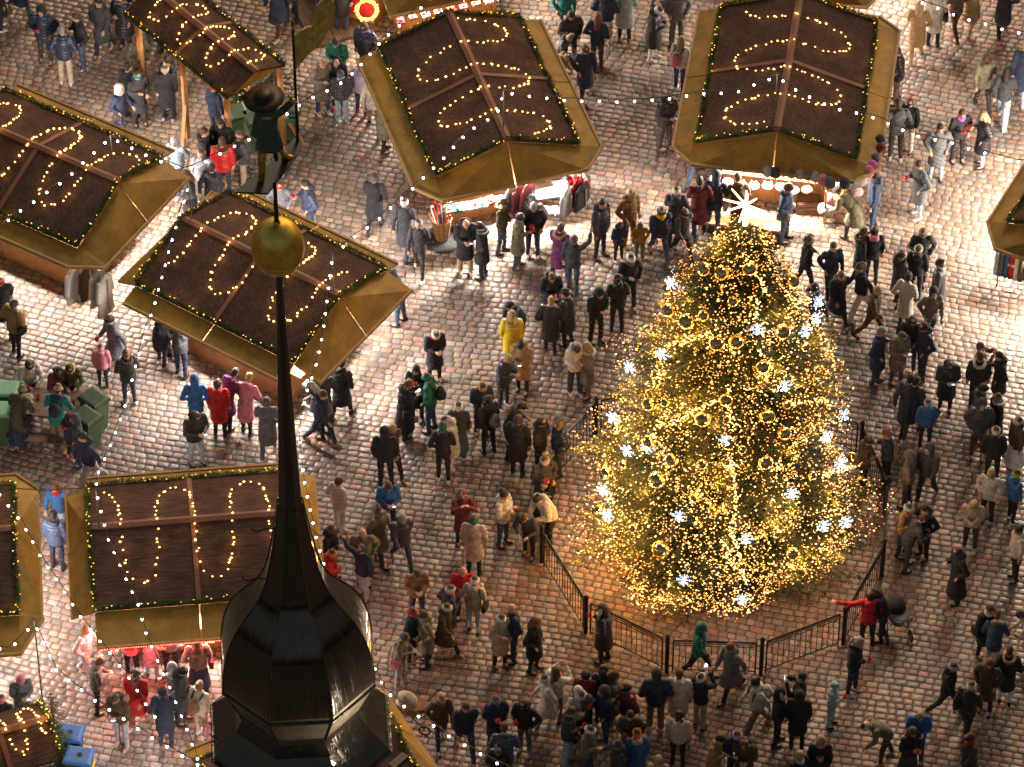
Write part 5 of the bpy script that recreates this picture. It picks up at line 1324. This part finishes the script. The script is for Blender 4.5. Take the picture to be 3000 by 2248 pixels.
23 f 1185 1610|lean|15|1.74|J charcoal|T charcoal|black|S brownhair|
33 f 1620 225|cup|200|1.7|L black|K black|black|B navy|bsilver
30 f 760 890|stroll|330|1.7|J white|T silver|white|G blond|F
30 f 850 1180|phone|15|1.66|J taupe|T black|black|S auburn|F
30 f 1150 880|lean|90|1.66|J pink|T black|black|B pink|
30 f 1320 890|lean|88|1.68|L lilac|T paleblue|brown|G blond|fbeige
30 f 1490 870|stand|92|1.86|J grey|T black|black|S brownhair
30 f 1730 1015|cup|98|1.72|J taupe|K navy|black|G brownhair|bburgundy
30 f 1215 1280|stroll|250|1.72|L red|W rust|white|A brownhair|staupe
30 h 1460 773|cup|190|1.7|P grey|T charcoal|black|H silver|fwhite
30 f 1585 1270|cup|345|1.78|L charcoal|T charcoal|black|B black|
30 f 1440 1470|pocket|95|1.8|L navy|T navy|brown|B navy|
30 f 1060 1480|phone|245|1.8|J brown|T silver|beige|S brownhair|p
30 f 1750 1390|stand|60|1.68|J cream|T cream|white|U blond|ktan
30 h 1820 1265|stand|80|1.0|J pink|T pink|white|M pink
30 h 185 905|phone|290|1.68|L grey|T black|black|H pink|p
30 h 5 1040|stand|250|1.66|L black|T black|black|B pink
31 f 1395 390|phone|280|1.76|J tan|T denim|tan|S brownhair|
21 h 1790 1600|cup|272|1.72|J red|T black|black|N black|
31 h 1690 83|cup|25|1.68|L charcoal|T black|black|B cream|
31 f 1885 490|cup|68|1.68|J beige|T paleblue|brown|B white|bblack
31 f 1630 690|walk|330|1.72|L brown|T black|mustard|B cream|
31 f 1350 740|pocket|345|1.68|J navy|T black|tan|B red|
31 f 1470 770|cup|195|1.72|L khaki|T navy|black|B brown|
31 f 1250 945|phone|345|1.68|J khaki|W silver|cream|B grey|bpink
31 f 2110 790|cup|300|1.7|L beige|T black|brown|B white|
32 f 10 735|pocket|195|1.78|J navy|T navy|black|N black
31 f 1600 1475|stroll|285|1.72|J brown|T navy|black|S blond|sgrey
31 f 1810 1560|walk|280|1.82|J navy|T denim|brown|S brownhair|
31 h 2080 1055|cup|290|1.76|L navy|T black|black|B grey|m
31 h 2145 1260|lean|90|1.7|P denim|T navy|black|S brownhair
31 h 2090 1535|lean|270|1.5|J black|T black|black|B black|sgrey
32 f 190 825|pocket|335|1.68|L black|T black|black|G auburn|F
32 f 790 745|cup|160|1.74|Q black|T black|black|H brown|fcream m
32 h 375 800|photo|60|1.7|J cream|T taupe|black|G brownhair|sorange
32 h 640 825|stand|85|1.68|J burgundy|T black|black|B black|
32 h 790 782|stand|90|1.74|L black|T black|black|A darkhair|F
32 h 565 962|stand|120|1.68|J cream|T black|black|H cream
32 h 602 1030|phone|270|1.7|J grey|T charcoal|black|B cream|
32 f 800 1440|cup|205|1.74|J navy|T denim|white|H charcoal|m
32 f 870 1300|stand|355|1.68|L khaki|T taupe|white|G brownhair
32 h 972 942|cup|200|1.74|P burgundy|T taupe|black|B black|
32 f 1235 1325|pocket|92|1.8|P navy|W taupe|white|H charcoal|
32 f 1430 1310|stand|82|1.76|L cream|T cream|tan|S auburn|
32 f 1620 1310|photo|60|1.7|J black|W beige|black|B white|p
32 f 1600 880|walk|340|1.74|J green|T black|navy|H green|
32 f 1890 1040|walk|215|1.74|L grey|T black|black|S auburn|
32 f 2110 1340|walk|200|1.7|J cream|W khaki|beige|U darkhair|kwhite
32 f 110 1530|cup|245|1.72|J black|T grey|white|B black|m
32 f 310 1310|walk|190|1.7|L cream|T taupe|white|B cream
32 f 480 1630|cup|355|1.78|J charcoal|W lightblue|tan|S brownhair|m
32 h 690 1308|cup|330|1.76|J taupe|T denim|black|B white|
32 h 1020 1190|cup|262|1.74|J brown|T black|black|S darkhair|m
32 h 1080 1328|stand|95|1.72|L blue|T black|black|B orange|hbeige
32 h 905 1428|stand|200|1.7|J charcoal|T black|black|B denim|
32 f 1430 1640|stand|78|1.66|J cream|T black|black|A darkhair|F
32 h 1265 1575|stand|265|1.68|L beige|T black|black|G blond
32 h 1830 1400|phone|335|1.72|L camel|T black|black|S darkhair|p
32 h 1950 1360|cup|275|1.74|J navy|T black|black|B lilac|
32 h 2010 1460|phone|262|1.7|L brown|T black|black|A auburn|
33 h 860 118|lean|190|1.74|J black|T black|black|B brown|
33 f 850 615|point|95|1.68|J red|T black|orange|B black|bblack
33 f 725 1020|cup|335|1.76|J black|T navy|white|A greyhair|m
33 f 540 1300|cup|350|1.36|J lightblue|W lightblue|black|E lightblue|m F
33 f 75 1450|pocket|355|1.7|J black|T black|black|H black|fsilver
33 h 300 848|photo|175|1.74|J black|T black|black|S darkhair|p
33 f 245 1485|stand|85|1.74|L black|T black|black|H black
33 f 1860 705|cup|300|1.68|L black|T black|black|S brownhair|swhite bblack
33 h 2150 318|lean|180|1.72|L cream|T silver|black|S brownhair|bblack
33 f 1925 850|lean|80|1.7|J denim|W cream|black|S auburn|htan
33 f 2040 1105|pocket|82|1.74|L black|T white|black|S brownhair|fcamel
33 f 1870 1185|pocket|250|1.7|L brown|T black|black|G auburn|
33 f 1530 1215|walk|340|1.76|J black|T charcoal|white|B silver|
33 f 1700 1390|walk|60|1.68|P black|T black|tan|B cream|
33 h 1320 1213|phone|270|1.78|J blue|T denim|black|S blond|
33 h 1262 1330|cup|300|1.68|J black|K charcoal|black|G brownhair|m
33 f 1010 1600|bend|200|1.7|J khaki|T brown|beige|B cream|F
33 h 460 1400|stand|270|1.7|J black|T black|black|G blond|hpink
33 h 283 1530|stand|310|1.66|L black|T black|black|G blond|scream
33 h 452 1558|stand|270|1.3|J black|T black|black|B pink
33 h 1740 1370|stroll|205|1.72|L charcoal|T black|black|B burgundy|sred
'''
for ln in PEOPLE.strip().split('\n'):
    person(ln)
print('people', NPEO[0])

# ================================================================ THINGS BETWEEN THE STALLS
M_bin = mat('green_bin_plastic', (.075, .15, .07), .45, noise=.2); M_binl = mat('pale_green_lid', (.16, .42, .22), .4, noise=.15, nscale=4); M_bind = mat('dark_green_lid', (.025, .055, .025), .25, noise=.3, nscale=5, bump=.2, bscale=8); M_rub = mat('black_rubber', (.015, .015, .015), .7)
M_blue = mat('blue_lid', (.05, .16, .45), .35, noise=.2); M_dk = mat('dark_bin', (.03, .035, .04), .5)
def wbin(px, py, rz, label, body_m, lid_m, hole=False, sticker=None):
    t = thing('wheeled_bin', label, 'bin', pix(px, py), R(rz), 'wheeled waste bins'); t.scale = (.85, .82, .95)
    q = MB(); q.loft([[Vector((x * a, y * b, z)) for x, y in ((-1, -1), (1, -1), (1, 1), (-1, 1))] for a, b, z in ((.20, .22, .06), (.25, .30, .95), (.28, .34, .97), (.28, .34, 1.0))]); q.build('body', body_m, t)
    q = MB(); q.loft([[Vector((x * a, y * b + .0, z)) for x, y in ((-1, -1), (1, -1), (1, 1), (-1, 1))] for a, b, z in ((.285, .36, 1.003), (.285, .36, 1.03), (.25, .32, 1.07), (.20, .26, 1.075))]); q.build('lid', lid_m, t)
    MB().tube((-.2, .36, .98), (.2, .36, .98), .02).build('handle', M_rub, t)
    for s in (-1, 1): MB().tube((s * .2, .26, .1), (s * .25, .26, .1), .1, .1, 14).build('wheel', M_rub, t)
    if hole: MB().tube((0, -.02, 1.076), (0, -.02, 1.085), .07, .07, 14).build('slot', M_rub, t)
    if sticker: MB().box((0, -.352, .80), (.3, .006, .16)).build('sticker', mat('sticker_' + sticker, COL[sticker], .5), t)
for a in [(8, 1290, 88, 'pale green lidded bin beside the left end of the picnic table, lower one', M_bin, M_binl), (28, 1230, 88, 'pale green lidded bin beside the left end of the picnic table, upper one', M_bin, M_binl),
          (283, 1258, 48, 'dark green lidded bin right of the picnic table, upper of two', M_bin, M_bind), (262, 1310, 48, 'dark green lidded bin right of the picnic table, lower of two', M_bin, M_bind),
          (700, 418, 20, 'dark green lidded bin left of the weathervane, nearest the group', M_bin, M_bind), (745, 432, 25, 'dark green lidded bin directly behind the weathervane coat', M_bin, M_bind), (852, 400, 5, 'green bin with bright label right of the weathervane flagpole', M_bin, M_bind)]: wbin(*a, sticker='green' if 'label' in a[3] else None)
wbin(212, 2238, 80, 'blue lidded recycling bin beside the bottom left kiosk, upper one', M_dk, M_blue, True)
wbin(240, 2305, 80, 'blue lidded recycling bin beside the bottom left kiosk, lower one with yellow sticker', M_dk, M_blue, True, 'yellow')
# picnic table
M_plank = mat('weathered_plank', (.16, .085, .045), .6, noise=.5, nscale=5, bump=.3)
A_, B_ = pix(52, 1128, .76), pix(245, 1150, .76); dd = B_ - A_; rzt = math.atan2(dd.y, dd.x); Lt = dd.length; Dn = pix(70, 1194, .76); Wt = .84
ctr = A_ + dd * .5 + Vector((math.sin(rzt), -math.cos(rzt), 0)) * Wt / 2
t = thing('picnic_table', 'brown plank picnic table with benches among the green bins', 'table', (ctr.x, ctr.y, 0), rzt); TBL = t
for k in range(6): MB().box((0, -Wt / 2 + Wt * (k + .5) / 6, .745), (Lt, Wt / 6 - .008, .04)).build('plank', M_plank, t)
for sy in (-1, 1):
    MB().box((0, sy * .78, .44), (Lt, .24, .04)).build('bench', M_plank, t)
    for sx in (-1, 1): MB().beam((sx * (Lt / 2 - .2), sy * .75, 0), (sx * (Lt / 2 - .2), sy * .3, .73), .08, .05).build('leg', M_wood, t)
for sx in (-1, 1): MB().beam((sx * (Lt / 2 - .2), -.78, .40), (sx * (Lt / 2 - .2), .78, .40), .05, .08).build('cross_beam', M_wood, t)
def on_table(x, y, z=.765): return Vector((ctr.x, ctr.y, 0)) + Matrix.Rotation(rzt, 3, 'Z') @ Vector((x, y, z))
M_food = mat('noodle_food', (.55, .32, .12), .7, noise=.5, nscale=60); M_whp = mat('white_paper', (.8, .78, .75), .6)
for (x, y, lb) in ((-.42, .05, 'white food tray left of the red mugs on the picnic table'), (.38, .12, 'white bowl of noodles near the burgundy jacket on the picnic table'), (.40, -.33, 'white bowl at the near edge of the picnic table')):
    g_ = thing('food_bowl', lb, 'bowl', on_table(x, y), rzt + .1, 'white food bowls')
    q = MB(); q.lathe([(.075, 0), (.12, .045), (.112, .045), (.07, .01)], n=14); q.build('bowl', M_whp, g_, smooth=True); q = MB(); q.ball((0, 0, .02), (.10, .09, .02), 12, 6); q.build('food', M_food, g_, smooth=True)
for (x, y, lb) in ((-.20, .10, 'red mug right of the white tray on the picnic table'), (-.34, -.14, 'red mug below the white tray on the picnic table'), (.58, .05, 'red mug near the right end of the picnic table'), (-.48, .30, 'red mug at the far left side of the picnic table')):
    g_ = thing('mug', lb, 'mug', on_table(x, y), random.random() * 6, 'red mugs held by visitors'); link('cup', MUG, g_)
# basket of canes on round drain cover
M_grate = mat('cast_iron_cover', (.05, .05, .052), .45, metal=.6)
c_ = pix(1296, 703); t = thing('drain_cover', 'round ribbed iron cover under the basket of canes', 'drain cover', c_)
MB().lathe([(.46, 0), (.46, .006), (.002, .008)], n=40).build('plate', M_grate, t)
for r_ in (.12, .19, .26, .33, .40, .45): MB().ring((0, 0, .010), r_, .008, n=40, k=5).build('rib', M_grate, t)
for (px_, py_, r_, lb_) in ((1524, 1180, .14, 'small round iron cover left of the tree fence'), (887, 388, .13, 'small round iron cover right of the weathervane flagpole'), (2460, 2010, .14, 'small round iron cover below the fence on the right')):
    t = thing('drain_cover', lb_, 'drain cover', pix(px_, py_)); MB().lathe([(r_, 0), (r_, .012), (.002, .014)], n=24).build('plate', M_grate, t); MB().ring((0, 0, .013), r_ * .8, .006, n=24, k=5).build('rib', M_grate, t)
M_bask = mat('birch_bark_basket', (.36, .17, .06), .5, noise=.5, nscale=9, bump=.5)
t = thing('basket', 'tall brown bark basket full of canes and toys on the drain cover', 'basket', pix(1295, 697, .01))
q = MB(); q.lathe([(.15, 0), (.19, .30), (.23, .62), (.21, .62), (.17, .3), (.002, .04)], n=14); q.build('shell', M_bask, t)
for k in range(12): a = k * .5236; MB().beam((.155 * math.cos(a), .155 * math.sin(a), .02), (.235 * math.cos(a), .235 * math.sin(a), .6), .05, .012).build('slat', M_bask, t)
for k in range(14):
    a = .45 * k; cc_ = ['red', 'white', 'tan', 'beige', 'blue', 'red'][k % 6]
    p = pix(1295, 697, .01) + Vector((.1 * math.cos(a), .1 * math.sin(a), .3)); q = MB(); e_ = Vector((.14 * math.cos(a) + random.uniform(-.1, .1), .14 * math.sin(a), random.uniform(.5, .75))); q.tube((0, 0, 0), e_, .014, .012, 6); q.ring(e_ + Vector((.03, 0, 0)), .03, .012, Matrix.Rotation(R(90), 3, 'X'), 8, 5)
    o = q.build('cane', fab(cc_)); o.location = p; tag(o, f'{cw(cc_)} toy cane standing in the bark basket, {ordinal(k + 1)} counted from its right', 'cane', 'canes in the basket')
# prams
def pram(px, py, rz, label, c1, c2):
    t = thing('pram', label, 'pram', pix(px, py), R(rz)); 
    q = MB(); q.loft([ellr((0, 0, .45), .30, .17, Matrix()), ellr((0, 0, .62), .38, .21, Matrix()), ellr((0, 0, .66), .38, .21, Matrix())]); q.build('tub', fab(c1), t)
    q = MB(); n = 10; vs = []
    for i in range(7):
        a = R(-5 + i * 22); 
        for k in range(n): b_ = math.pi * k / (n - 1); vs.append(Vector((.16 - math.cos(a) * .26 * math.sin(b_) - .05, math.cos(b_) * .22, .64 + math.sin(a) * .30 * math.sin(b_))))
    q.add(vs, [(i * n + k, i * n + k + 1, (i + 1) * n + k + 1, (i + 1) * n + k) for i in range(6) for k in range(n - 1)]); q.build('canopy', fab(c2), t, smooth=True)
    q = MB(); q.ball((.12, 0, .64), (.22, .17, .07)); q.build('blanket', fab('cream'), t, smooth=True)
    q = MB(); q.path([(-.30, -.2, .5), (-.55, -.2, .98), (-.62, 0, 1.0), (-.55, .2, .98), (-.30, .2, .5)], .014); q.build('handle', M_blk, t)
    for sx in (-1, 1):
        for sy in (-1, 1):
            MB().tube((sx * .05, sy * .2, .45), (sx * .33, sy * .24, .14), .012).build('strut', M_blk, t)
            w_ = link('wheel', MB().ring((0, 0, 0), .12, .02, Matrix.Rotation(R(90), 3, 'X'), 16, 6).mesh('wheel', M_rub, True), t); w_.location = (sx * .33, sy * .26, .14)
pram(2622, 1848, 100, 'black and grey stroller parked beside the person in red by the fence', 'grey', 'black')
pram(1205, 2120, 170, 'beige pram with folded hood near the lower stall edge', 'tan', 'beige')
# sheepskin coats on the corner of the upper-left stall
def hung_coat(P, rz, c, trim, label, L=1.0):
    t = thing('hanging_coat', label, 'coat', P, rz, 'coats hung for sale'); q = MB()
    q.loft([ellr((0, 0, -L), .09, .30, Matrix()), ellr((0, 0, -L * .5), .08, .25, Matrix()), ellr((0, 0, -.12), .08, .24, Matrix()), ellr((0, 0, -.02), .05, .14, Matrix()), ellr((0, 0, .03), .03, .05, Matrix())])
    for s in (-1, 1): q.capsule((0, s * .20, -.08), (0, s * .28, -.55), .06, .055)
    me = remesh(q, .02, 3); me.materials.append(fab(c, 'fur')); link('shell', me, t)
    q = MB(); q.path([(.10, 0, -.05), (.105, 0, -L)], .022, 6); q.path([(0.09 * math.cos(a), .30 * math.sin(a), -L) for a in np.linspace(0, 6.28, 14)], .02, 6); q.build('trim', fab(trim, 'fur'), t)
    q = MB(); q.path([(0, -.16, 0), (0, 0, .05), (0, .16, 0)], .008); q.path([(0, 0, .05), (0, 0, .14)], .006); q.build('hanger', M_blk, t)
s_ = STALLS['upleft']; frz = math.atan2(-s_['ey'].y, -s_['ey'].x)
for px, py, c, tr, lb in ((212, 792, 'white', 'cream', 'white sheepskin coat at the corner of the upper left stall, leftmost'), (252, 785, 'brown', 'white', 'brown sheepskin coat with white seams at the stall corner, second'), (282, 800, 'cream', 'white', 'cream sheepskin coat at the stall corner, third from left'), (303, 812, 'cream', 'beige', 'long cream sheepskin coat at the stall corner, rightmost')):
    hung_coat(pix(px, py, 1.75), frz, c, tr, lb, 1.05 if 'long' in lb else .85)
# clothes rack at the right edge
t = thing('clothes_rack', 'clothes rack of trousers and shirts at the right edge stall', 'clothes rack', pix(2968, 868)); 
q = MB(); q.tube((-.35, .3, 1.4), (.6, -.1, 1.4), .015); q.build('rail', M_grate, t)
for x, y in ((-.35, .3), (.6, -.1)): MB().tube((x, y, 0), (x, y, 1.4), .015).build('stand', M_grate, t)
for k, c in enumerate(['paleblue', 'grey', 'blue', 'red', 'white', 'olive', 'charcoal', 'grey', 'grey', 'charcoal']):
    u = k / 9; p = pix(2968, 868) + Vector((-.35 + .95 * u, .3 - .4 * u, 1.36))
    if k < 6: hung_coat(p, R(-20), c, c, f'{cw(c)} garment on the clothes rack at the right edge, {num[k] if k else "first"} from its left end', .7)
    else:
        g_ = thing('hanging_trousers', f'{cw(c)} trousers on the clothes rack, {num[k]} garment from its left end', 'trousers', p, R(-20), 'trousers on the clothes rack'); q = MB()
        for s in (-1, 1): q.loft([ellr((0, s * .10, -1.0), .035, .08, Matrix(), 10), ellr((0, s * .08, -.4), .045, .10, Matrix(), 10), ellr((0, s * .05, 0), .05, .11, Matrix(), 10)])
        q.build('legs', fab(c), g_, smooth=True)
# hats on the hat stall
HC_ = ['silver', 'charcoal', 'charcoal', 'grey', 'silver', 'taupe', 'silver', 'pink', 'grey', 'charcoal', 'navy', 'burgundy', 'grey', 'magenta', 'pink']
hpos = [(2250, 505), (2272, 508), (2296, 503), (2320, 508), (2345, 512), (2370, 515), (2390, 520), (2410, 530), (2432, 538), (2475, 540), (2578, 415), (2580, 440), (2565, 468), (2556, 490), (2545, 505)]
hm = MB(); hm.loft([ellr((0, 0, z), r, r, Matrix(), 14) for r, z in ((.10, -.06), (.125, -.05), (.13, .02), (.11, .10), (.07, .16), (.01, .18))]); HM_ = hm.mesh('knit', [], True)
stand_me = MB().tube((0, 0, -.30), (0, 0, .05), .015, .015, 6).mesh('stand', M_wood)
for k, (px, py) in enumerate(hpos):
    t = thing('knitted_hat', f'{cw(HC_[k])} knitted hat along the edge of the hat stall canopy, {num[k] if k else "first"} from its left end', 'hat', pix(px, py, 1.92), 0, 'knitted hats for sale')
    inst('knit', HM_, fab(HC_[k], 'knit'), t); link('stand', stand_me, t)
# pile of hats on the display tiers right of the hat counter
t = thing('hat_display', 'wooden tiered display stand covered with piled knitted hats', 'display stand', pix(2465, 640)); 
for k in range(4):
    MB().box((-.1 + .14 * k, .12 * k, .30 + .25 * k), (.75, .24, .03), rz=.35).build('shelf', M_wood, t)
for x, y in ((-.4, -.15), (.1, -.2), (.6, .5), (0, .5)): MB().beam((x, y, 0), (x, y, 1.0), .05, .05).build('leg', M_wood, t)
pc = ['white', 'pink', 'mint', 'green', 'paleblue', 'cream', 'white', 'yellow', 'lilac', 'white', 'cream', 'blue', 'silver', 'tan']
tiers = ['lowest', 'second', 'third', 'top']
for k in range(40):
    row = k % 4; u = -.34 + .075 * (k // 4); base = pix(2465, 640)
    p = base + Vector((-.1 + .14 * row + u * math.cos(.35), .12 * row + u * math.sin(.35), .36 + .25 * row))
    c = pc[k % len(pc)]; t = thing('knitted_hat', f'{cw(c)} knitted hat on the {tiers[row]} tier of the display, {ordinal(k // 4 + 1)} from left', 'hat', p, random.random() * 6, 'knitted hats piled on the display'); t.rotation_euler = (random.uniform(-1, 1), random.uniform(-1, 1), 0)
    inst('knit', HM_, fab(c, 'knit'), t)
# goods on counters
def goods(key, x0, x1, n, cols, nmn, lb, y=None, z=1.02, kind='box'):
    s = STALLS[key]
    for k in range(n):
        x = x0 + (x1 - x0) * (k + .5) / n; P = sloc(key, x, (y if y is not None else -s['hy'] - .02 + random.uniform(-.06, .06)), z)
        q = MB()
        if kind == 'box': 
            q.box((0, 0, .03), (.19, .26, .06)); 
        else: q.loft([ellr((0, 0, 0), .10, .10, Matrix(), 12), ellr((0, 0, .06), .13, .13, Matrix(), 12), ellr((0, 0, .10), .07, .07, Matrix(), 12)])
        t = thing(nmn, lb + (f', {num[k]} from the left' if k else ', first from the left'), nmn.replace('_', ' '), P, s['rz'] + random.uniform(-.1, .1), lb)
        q.build('tray' if kind == 'box' else 'bundle', fab(cols[k % len(cols)]), t)
        q = MB()
        for _ in range(5): q.ball((random.uniform(-.07, .07), random.uniform(-.1, .1), .075), random.uniform(.022, .04), 7, 5)
        q.build('wares', fab(cols[(k + 2) % len(cols)]), t, smooth=True)
goods('mid', -1.5, -.1, 7, ['tan', 'green', 'white', 'mint', 'white', 'red', 'green'], 'goods_tray', 'tray of small toys on the counter of the toy stall')
goods('spire', -2.0, 2.0, 12, ['white', 'red', 'tan', 'cream'], 'goods_tray', 'tray of wares on the red lit counter')
goods('hats', -1.5, .9, 8, ['white', 'cream', 'tan', 'white', 'pink'], 'knit_bundle', 'bundle of knitwear on the hat stall counter', kind='b')
goods('wreath', -1.5, 1.3, 9, ['red', 'tan', 'white', 'grey', 'red'], 'goods_tray', 'tray of gifts on the counter at the top edge')
goods('ball', -1.4, 1.4, 8, ['white', 'silver', 'grey', 'pink'], 'goods_tray', 'tray of goods on the gable counter of the gold ball stall')
goods('right', -1.5, -.4, 4, ['white', 'grey', 'orange'], 'goods_tray', 'tray on the counter of the right edge stall')
# table with folded knitwear before the toy stall and hanging garments
t = thing('display_table', 'white covered folding table of knitwear before the toy stall', 'table', pix(1600, 628), R(12))
MB().box((0, 0, .74), (.95, .5, .04)).build('tabletop', M_whp, t)
for x in (-.4, .4):
    MB().beam((x, -.22, 0), (x, .22, .72), .03, .03).build('leg', M_blk, t); MB().beam((x, .22, 0), (x, -.22, .72), .03, .03).build('leg', M_blk, t)
for k in range(8):
    g_ = thing('knit_bundle', f'folded pale knitwear on the white table by the toy stall, {num[k] if k else "first"} from its left', 'knitwear', pix(1600, 628, .77) + Vector((-.38 + .11 * k, .09 * (k % 2) - .02, .0)), R(12), 'folded knitwear on the white table'); q = MB(); q.box((0, 0, .04), (.2, .18, .07)); q.box((.01, 0, .095), (.18, .16, .035)); q.build('stack', fab(['white', 'cream', 'white', 'silver'][k % 4], 'knit'), g_)
for k, (px, py, c) in enumerate(((1500, 545, 'paleblue'), (1520, 548, 'pink'), (1545, 545, 'pink'), (1662, 560, 'white'), (1690, 535, 'red'), (1705, 545, 'charcoal'))):
    hung_coat(pix(px, py, 1.75), frz, c, 'white', f'{cw(c)} knitted garment hanging along the front of the toy stall, {num[k] if k else "first"} from left', .6)
t = thing('toy_stand', 'metal stand heaped with red and white plush toys at the toy stall corner', 'display stand', pix(1690, 600))
for x, y in ((-.25, -.2), (.25, -.2), (-.25, .2), (.25, .2)): MB().tube((x, y, 0), (x, y, .7), .012).build('leg', M_grate, t)
MB().box((0, 0, .7), (.6, .45, .03)).build('shelf', M_grate, t)
for k in range(12):
    c = ['white', 'red', 'charcoal', 'grey', 'white', 'red'][k % 6]; g_ = thing('plush_toy', f'{c} plush toy on the metal stand, {ordinal(k % 8 + 1)} from left in ' + ('upper' if k > 7 else 'lower') + ' layer', 'plush toy', pix(1690, 600) + Vector((-.24 + .068 * (k % 8), random.uniform(-.16, .16), .76 + .1 * (k > 7))), random.random() * 6, 'plush toys on the stand')
    q = MB(); q.ball((0, 0, 0), (.08, .07, .08)); q.ball((0, .02, .09), .05); q.ball((.04, .02, .13), .02); q.ball((-.04, .02, .13), .02); q.ball((.05, 0, -.06), (.035, .06, .03)); q.ball((-.05, 0, -.06), (.035, .06, .03)); q.build('plush', fab(c, 'fur'), g_, smooth=True)
# benches / front board of the hat stall
t = thing('wooden_step', 'long honey coloured wooden step before the hat stall', 'step', sloc('hats', -.6, -STALLS['hats']['hy'] - .55, 0), STALLS['hats']['rz']); MB().box((0, 0, .33), (1.9, .3, .05)).build('board', M_wood, t); MB().box((0, .1, .16), (1.8, .04, .30)).build('riser', M_wood, t)
t = thing('crate', 'brown wooden crate before the hat stall display', 'crate', pix(2368, 612), .05)
for z in (.06, .18, .30):
    for a_ in ((0, -.2, .5, .03), (0, .2, .5, .03), (-.25, 0, .03, .4), (.25, 0, .03, .4)): MB().box((a_[0], a_[1], z), (a_[2], a_[3], .1)).build('slat', M_plank, t)
MB().box((0, 0, .36), (.5, .4, .03)).build('top', M_plank, t)
# lit wreath and red counter at the top edge
t = thing('lit_wreath', 'large lit wreath leaning on the red cloth at the top edge', 'wreath', pix(1074, 30, .9)); t.rotation_euler = (R(60), 0, 0)
q = MB(); M_wr = mat('straw_wreath', (.35, .2, .08), .8, noise=.4); q.ring((0, 0, 0), .24, .05, n=22, k=7, jit=.2); q.build('ring', M_wr, t)
q = MB(); bulbs(q, [((.24 + random.uniform(-.06, .06)) * math.cos(a), (.24 + random.uniform(-.06, .06)) * math.sin(a), random.uniform(-.02, .08)) for a in np.linspace(0, 12.5, 110)], .013); q.build('bulbs', M_gold_l, t, kind='stuff'); lamp('POINT', (0, 0, .3), 25, (1, .75, .4), .15, t)
t = thing('red_counter', 'counter draped in red cloth at the top edge by the wreath', 'counter', pix(1050, 62), R(-25)); MB().box((0, .35, .45), (.9, .8, .9)).build('cabinet', M_wood, t); MB().box((0, .35, .92), (1.0, .9, .03)).build('cloth', fab('red'), t); MB().box((0, -.112, .60), (1.0, .02, .62)).build('cloth_front', fab('red'), t)
# wooden deck top
t = thing('wooden_deck', 'low dark plank platform between the hut and the wreath stall', 'deck', pix(955, 10), R(-68), None)
for k in range(9): MB().box((0, -.72 + .18 * k, .08), (2.9, .172, .05)).build('plank', M_plank, t)
# little fir with gingerbread by the hut
def fir(px, py, h, label, lights=True, bare=False):
    P = pix(px, py); t = thing('fir_tree', label, 'fir tree', P); q = MB(); q.tube((0, 0, 0), (0, 0, h), .03, .006, 6); q.build('trunk', M_bark, t)
    pts = []; vs = []; fs = []; lb = MB(); br = MB()
    z = h * .12
    while z < h * .97:
        Rr = (1 - z / h) * h * .42 + .05
        for i in range(9):
            a = random.random() * 6.28; e_ = Vector((math.cos(a) * Rr, math.sin(a) * Rr, z - Rr * .15)); s0 = Vector((0, 0, z)); br.tube(s0, e_, .008, .003, 4)
            if not bare:
                for k in range(int(Rr * 70) + 6):
                    c = s0.lerp(e_, random.uniform(.15, 1)); n_ = Vector((random.gauss(0, 1), random.gauss(0, 1), random.gauss(0, .6))).normalized() * random.uniform(.04, .09) + (e_ - s0).normalized() * .04; sd_ = n_.cross(Vector((.3, .5, .8))).normalized() * .008
                    o = len(vs); vs += [c - sd_, c + sd_, c + n_]; fs.append((o, o + 1, o + 2))
            if random.random() < .25: bulbs(lb, [tuple(e_)], .014)
        z += h * .06
    br.build('branches', M_bark, t)
    if vs: q = MB(); q.add(vs, fs); q.build('crown', M_garl, t, kind='stuff')
    if lights and lb.v: lb.build('bulbs', M_gold_l, t, kind='stuff')
fir(800, 300, 1.9, 'small fir tree with a few lights behind the weathervane hat')
fir(705, 330, 1.2, 'low fir bough bundle left of the weathervane')
fir(185, 2262, 1.5, 'small fir standing between the blue bins and the kiosk', False)
fir(160, 2150, 1.3, 'bare twig bush behind the bottom left kiosk', False, True)
fir(385, 60, 1.7, 'small fir tree at the left side of the narrow hut', False)
t = thing('gingerbread_board', 'slanted board of gingerbread ornaments beside the narrow hut', 'ornament board', pix(715, 330), R(50)); MB().beam((-.1, 0, .9), (.5, 0, .35), .5, .03).build('board', M_wood, t)
for k in range(12): q = MB(); q.lathe([(.05, 0), (.05, .015), (.03, .02)], c=(-.05 + .045 * k, random.uniform(-.18, .18), .90 - .041 * k + .0), n=10); q.build('gingerbread', M_bask, t)
# red lights framing the left counter
sp = STALLS['spire']; t = thing('red_light_strip', 'strip of red lights framing the counter corner left of the spire', 'light strip', sloc('spire', 0, 0, 0), sp['rz'])
M_redl = mat('red_light', (1, .1, .1), .4, emit=(1, .08, .05), estr=14); q = MB()
x0, y0 = -sp['hx'] + .05, -sp['hy'] - .3
bulbs(q, [(x0 + random.uniform(-.05, .05), y0 - .0 + .02 * k * 0 + random.uniform(-.25, .35), 1.0 + .011 * k) for k in range(90)], .014); bulbs(q, [(x0 + .05 * k, y0 - .50, 1.86) for k in range(64)], .012)
q.build('bulbs', M_redl, t, kind='stuff')
lamp('AREA', (x0 + 1.6, y0 - .25, 1.72), 40, (1, .12, .10), 3.0, t, Vector((0, -.5, 1)).to_track_quat('Z', 'Y').to_euler(), .08)
dups = {k: v for k, v in LABELS.items() if len(v) > 1}
print('DUP LABELS', [(k, len(v)) for k, v in dups.items()][:60])
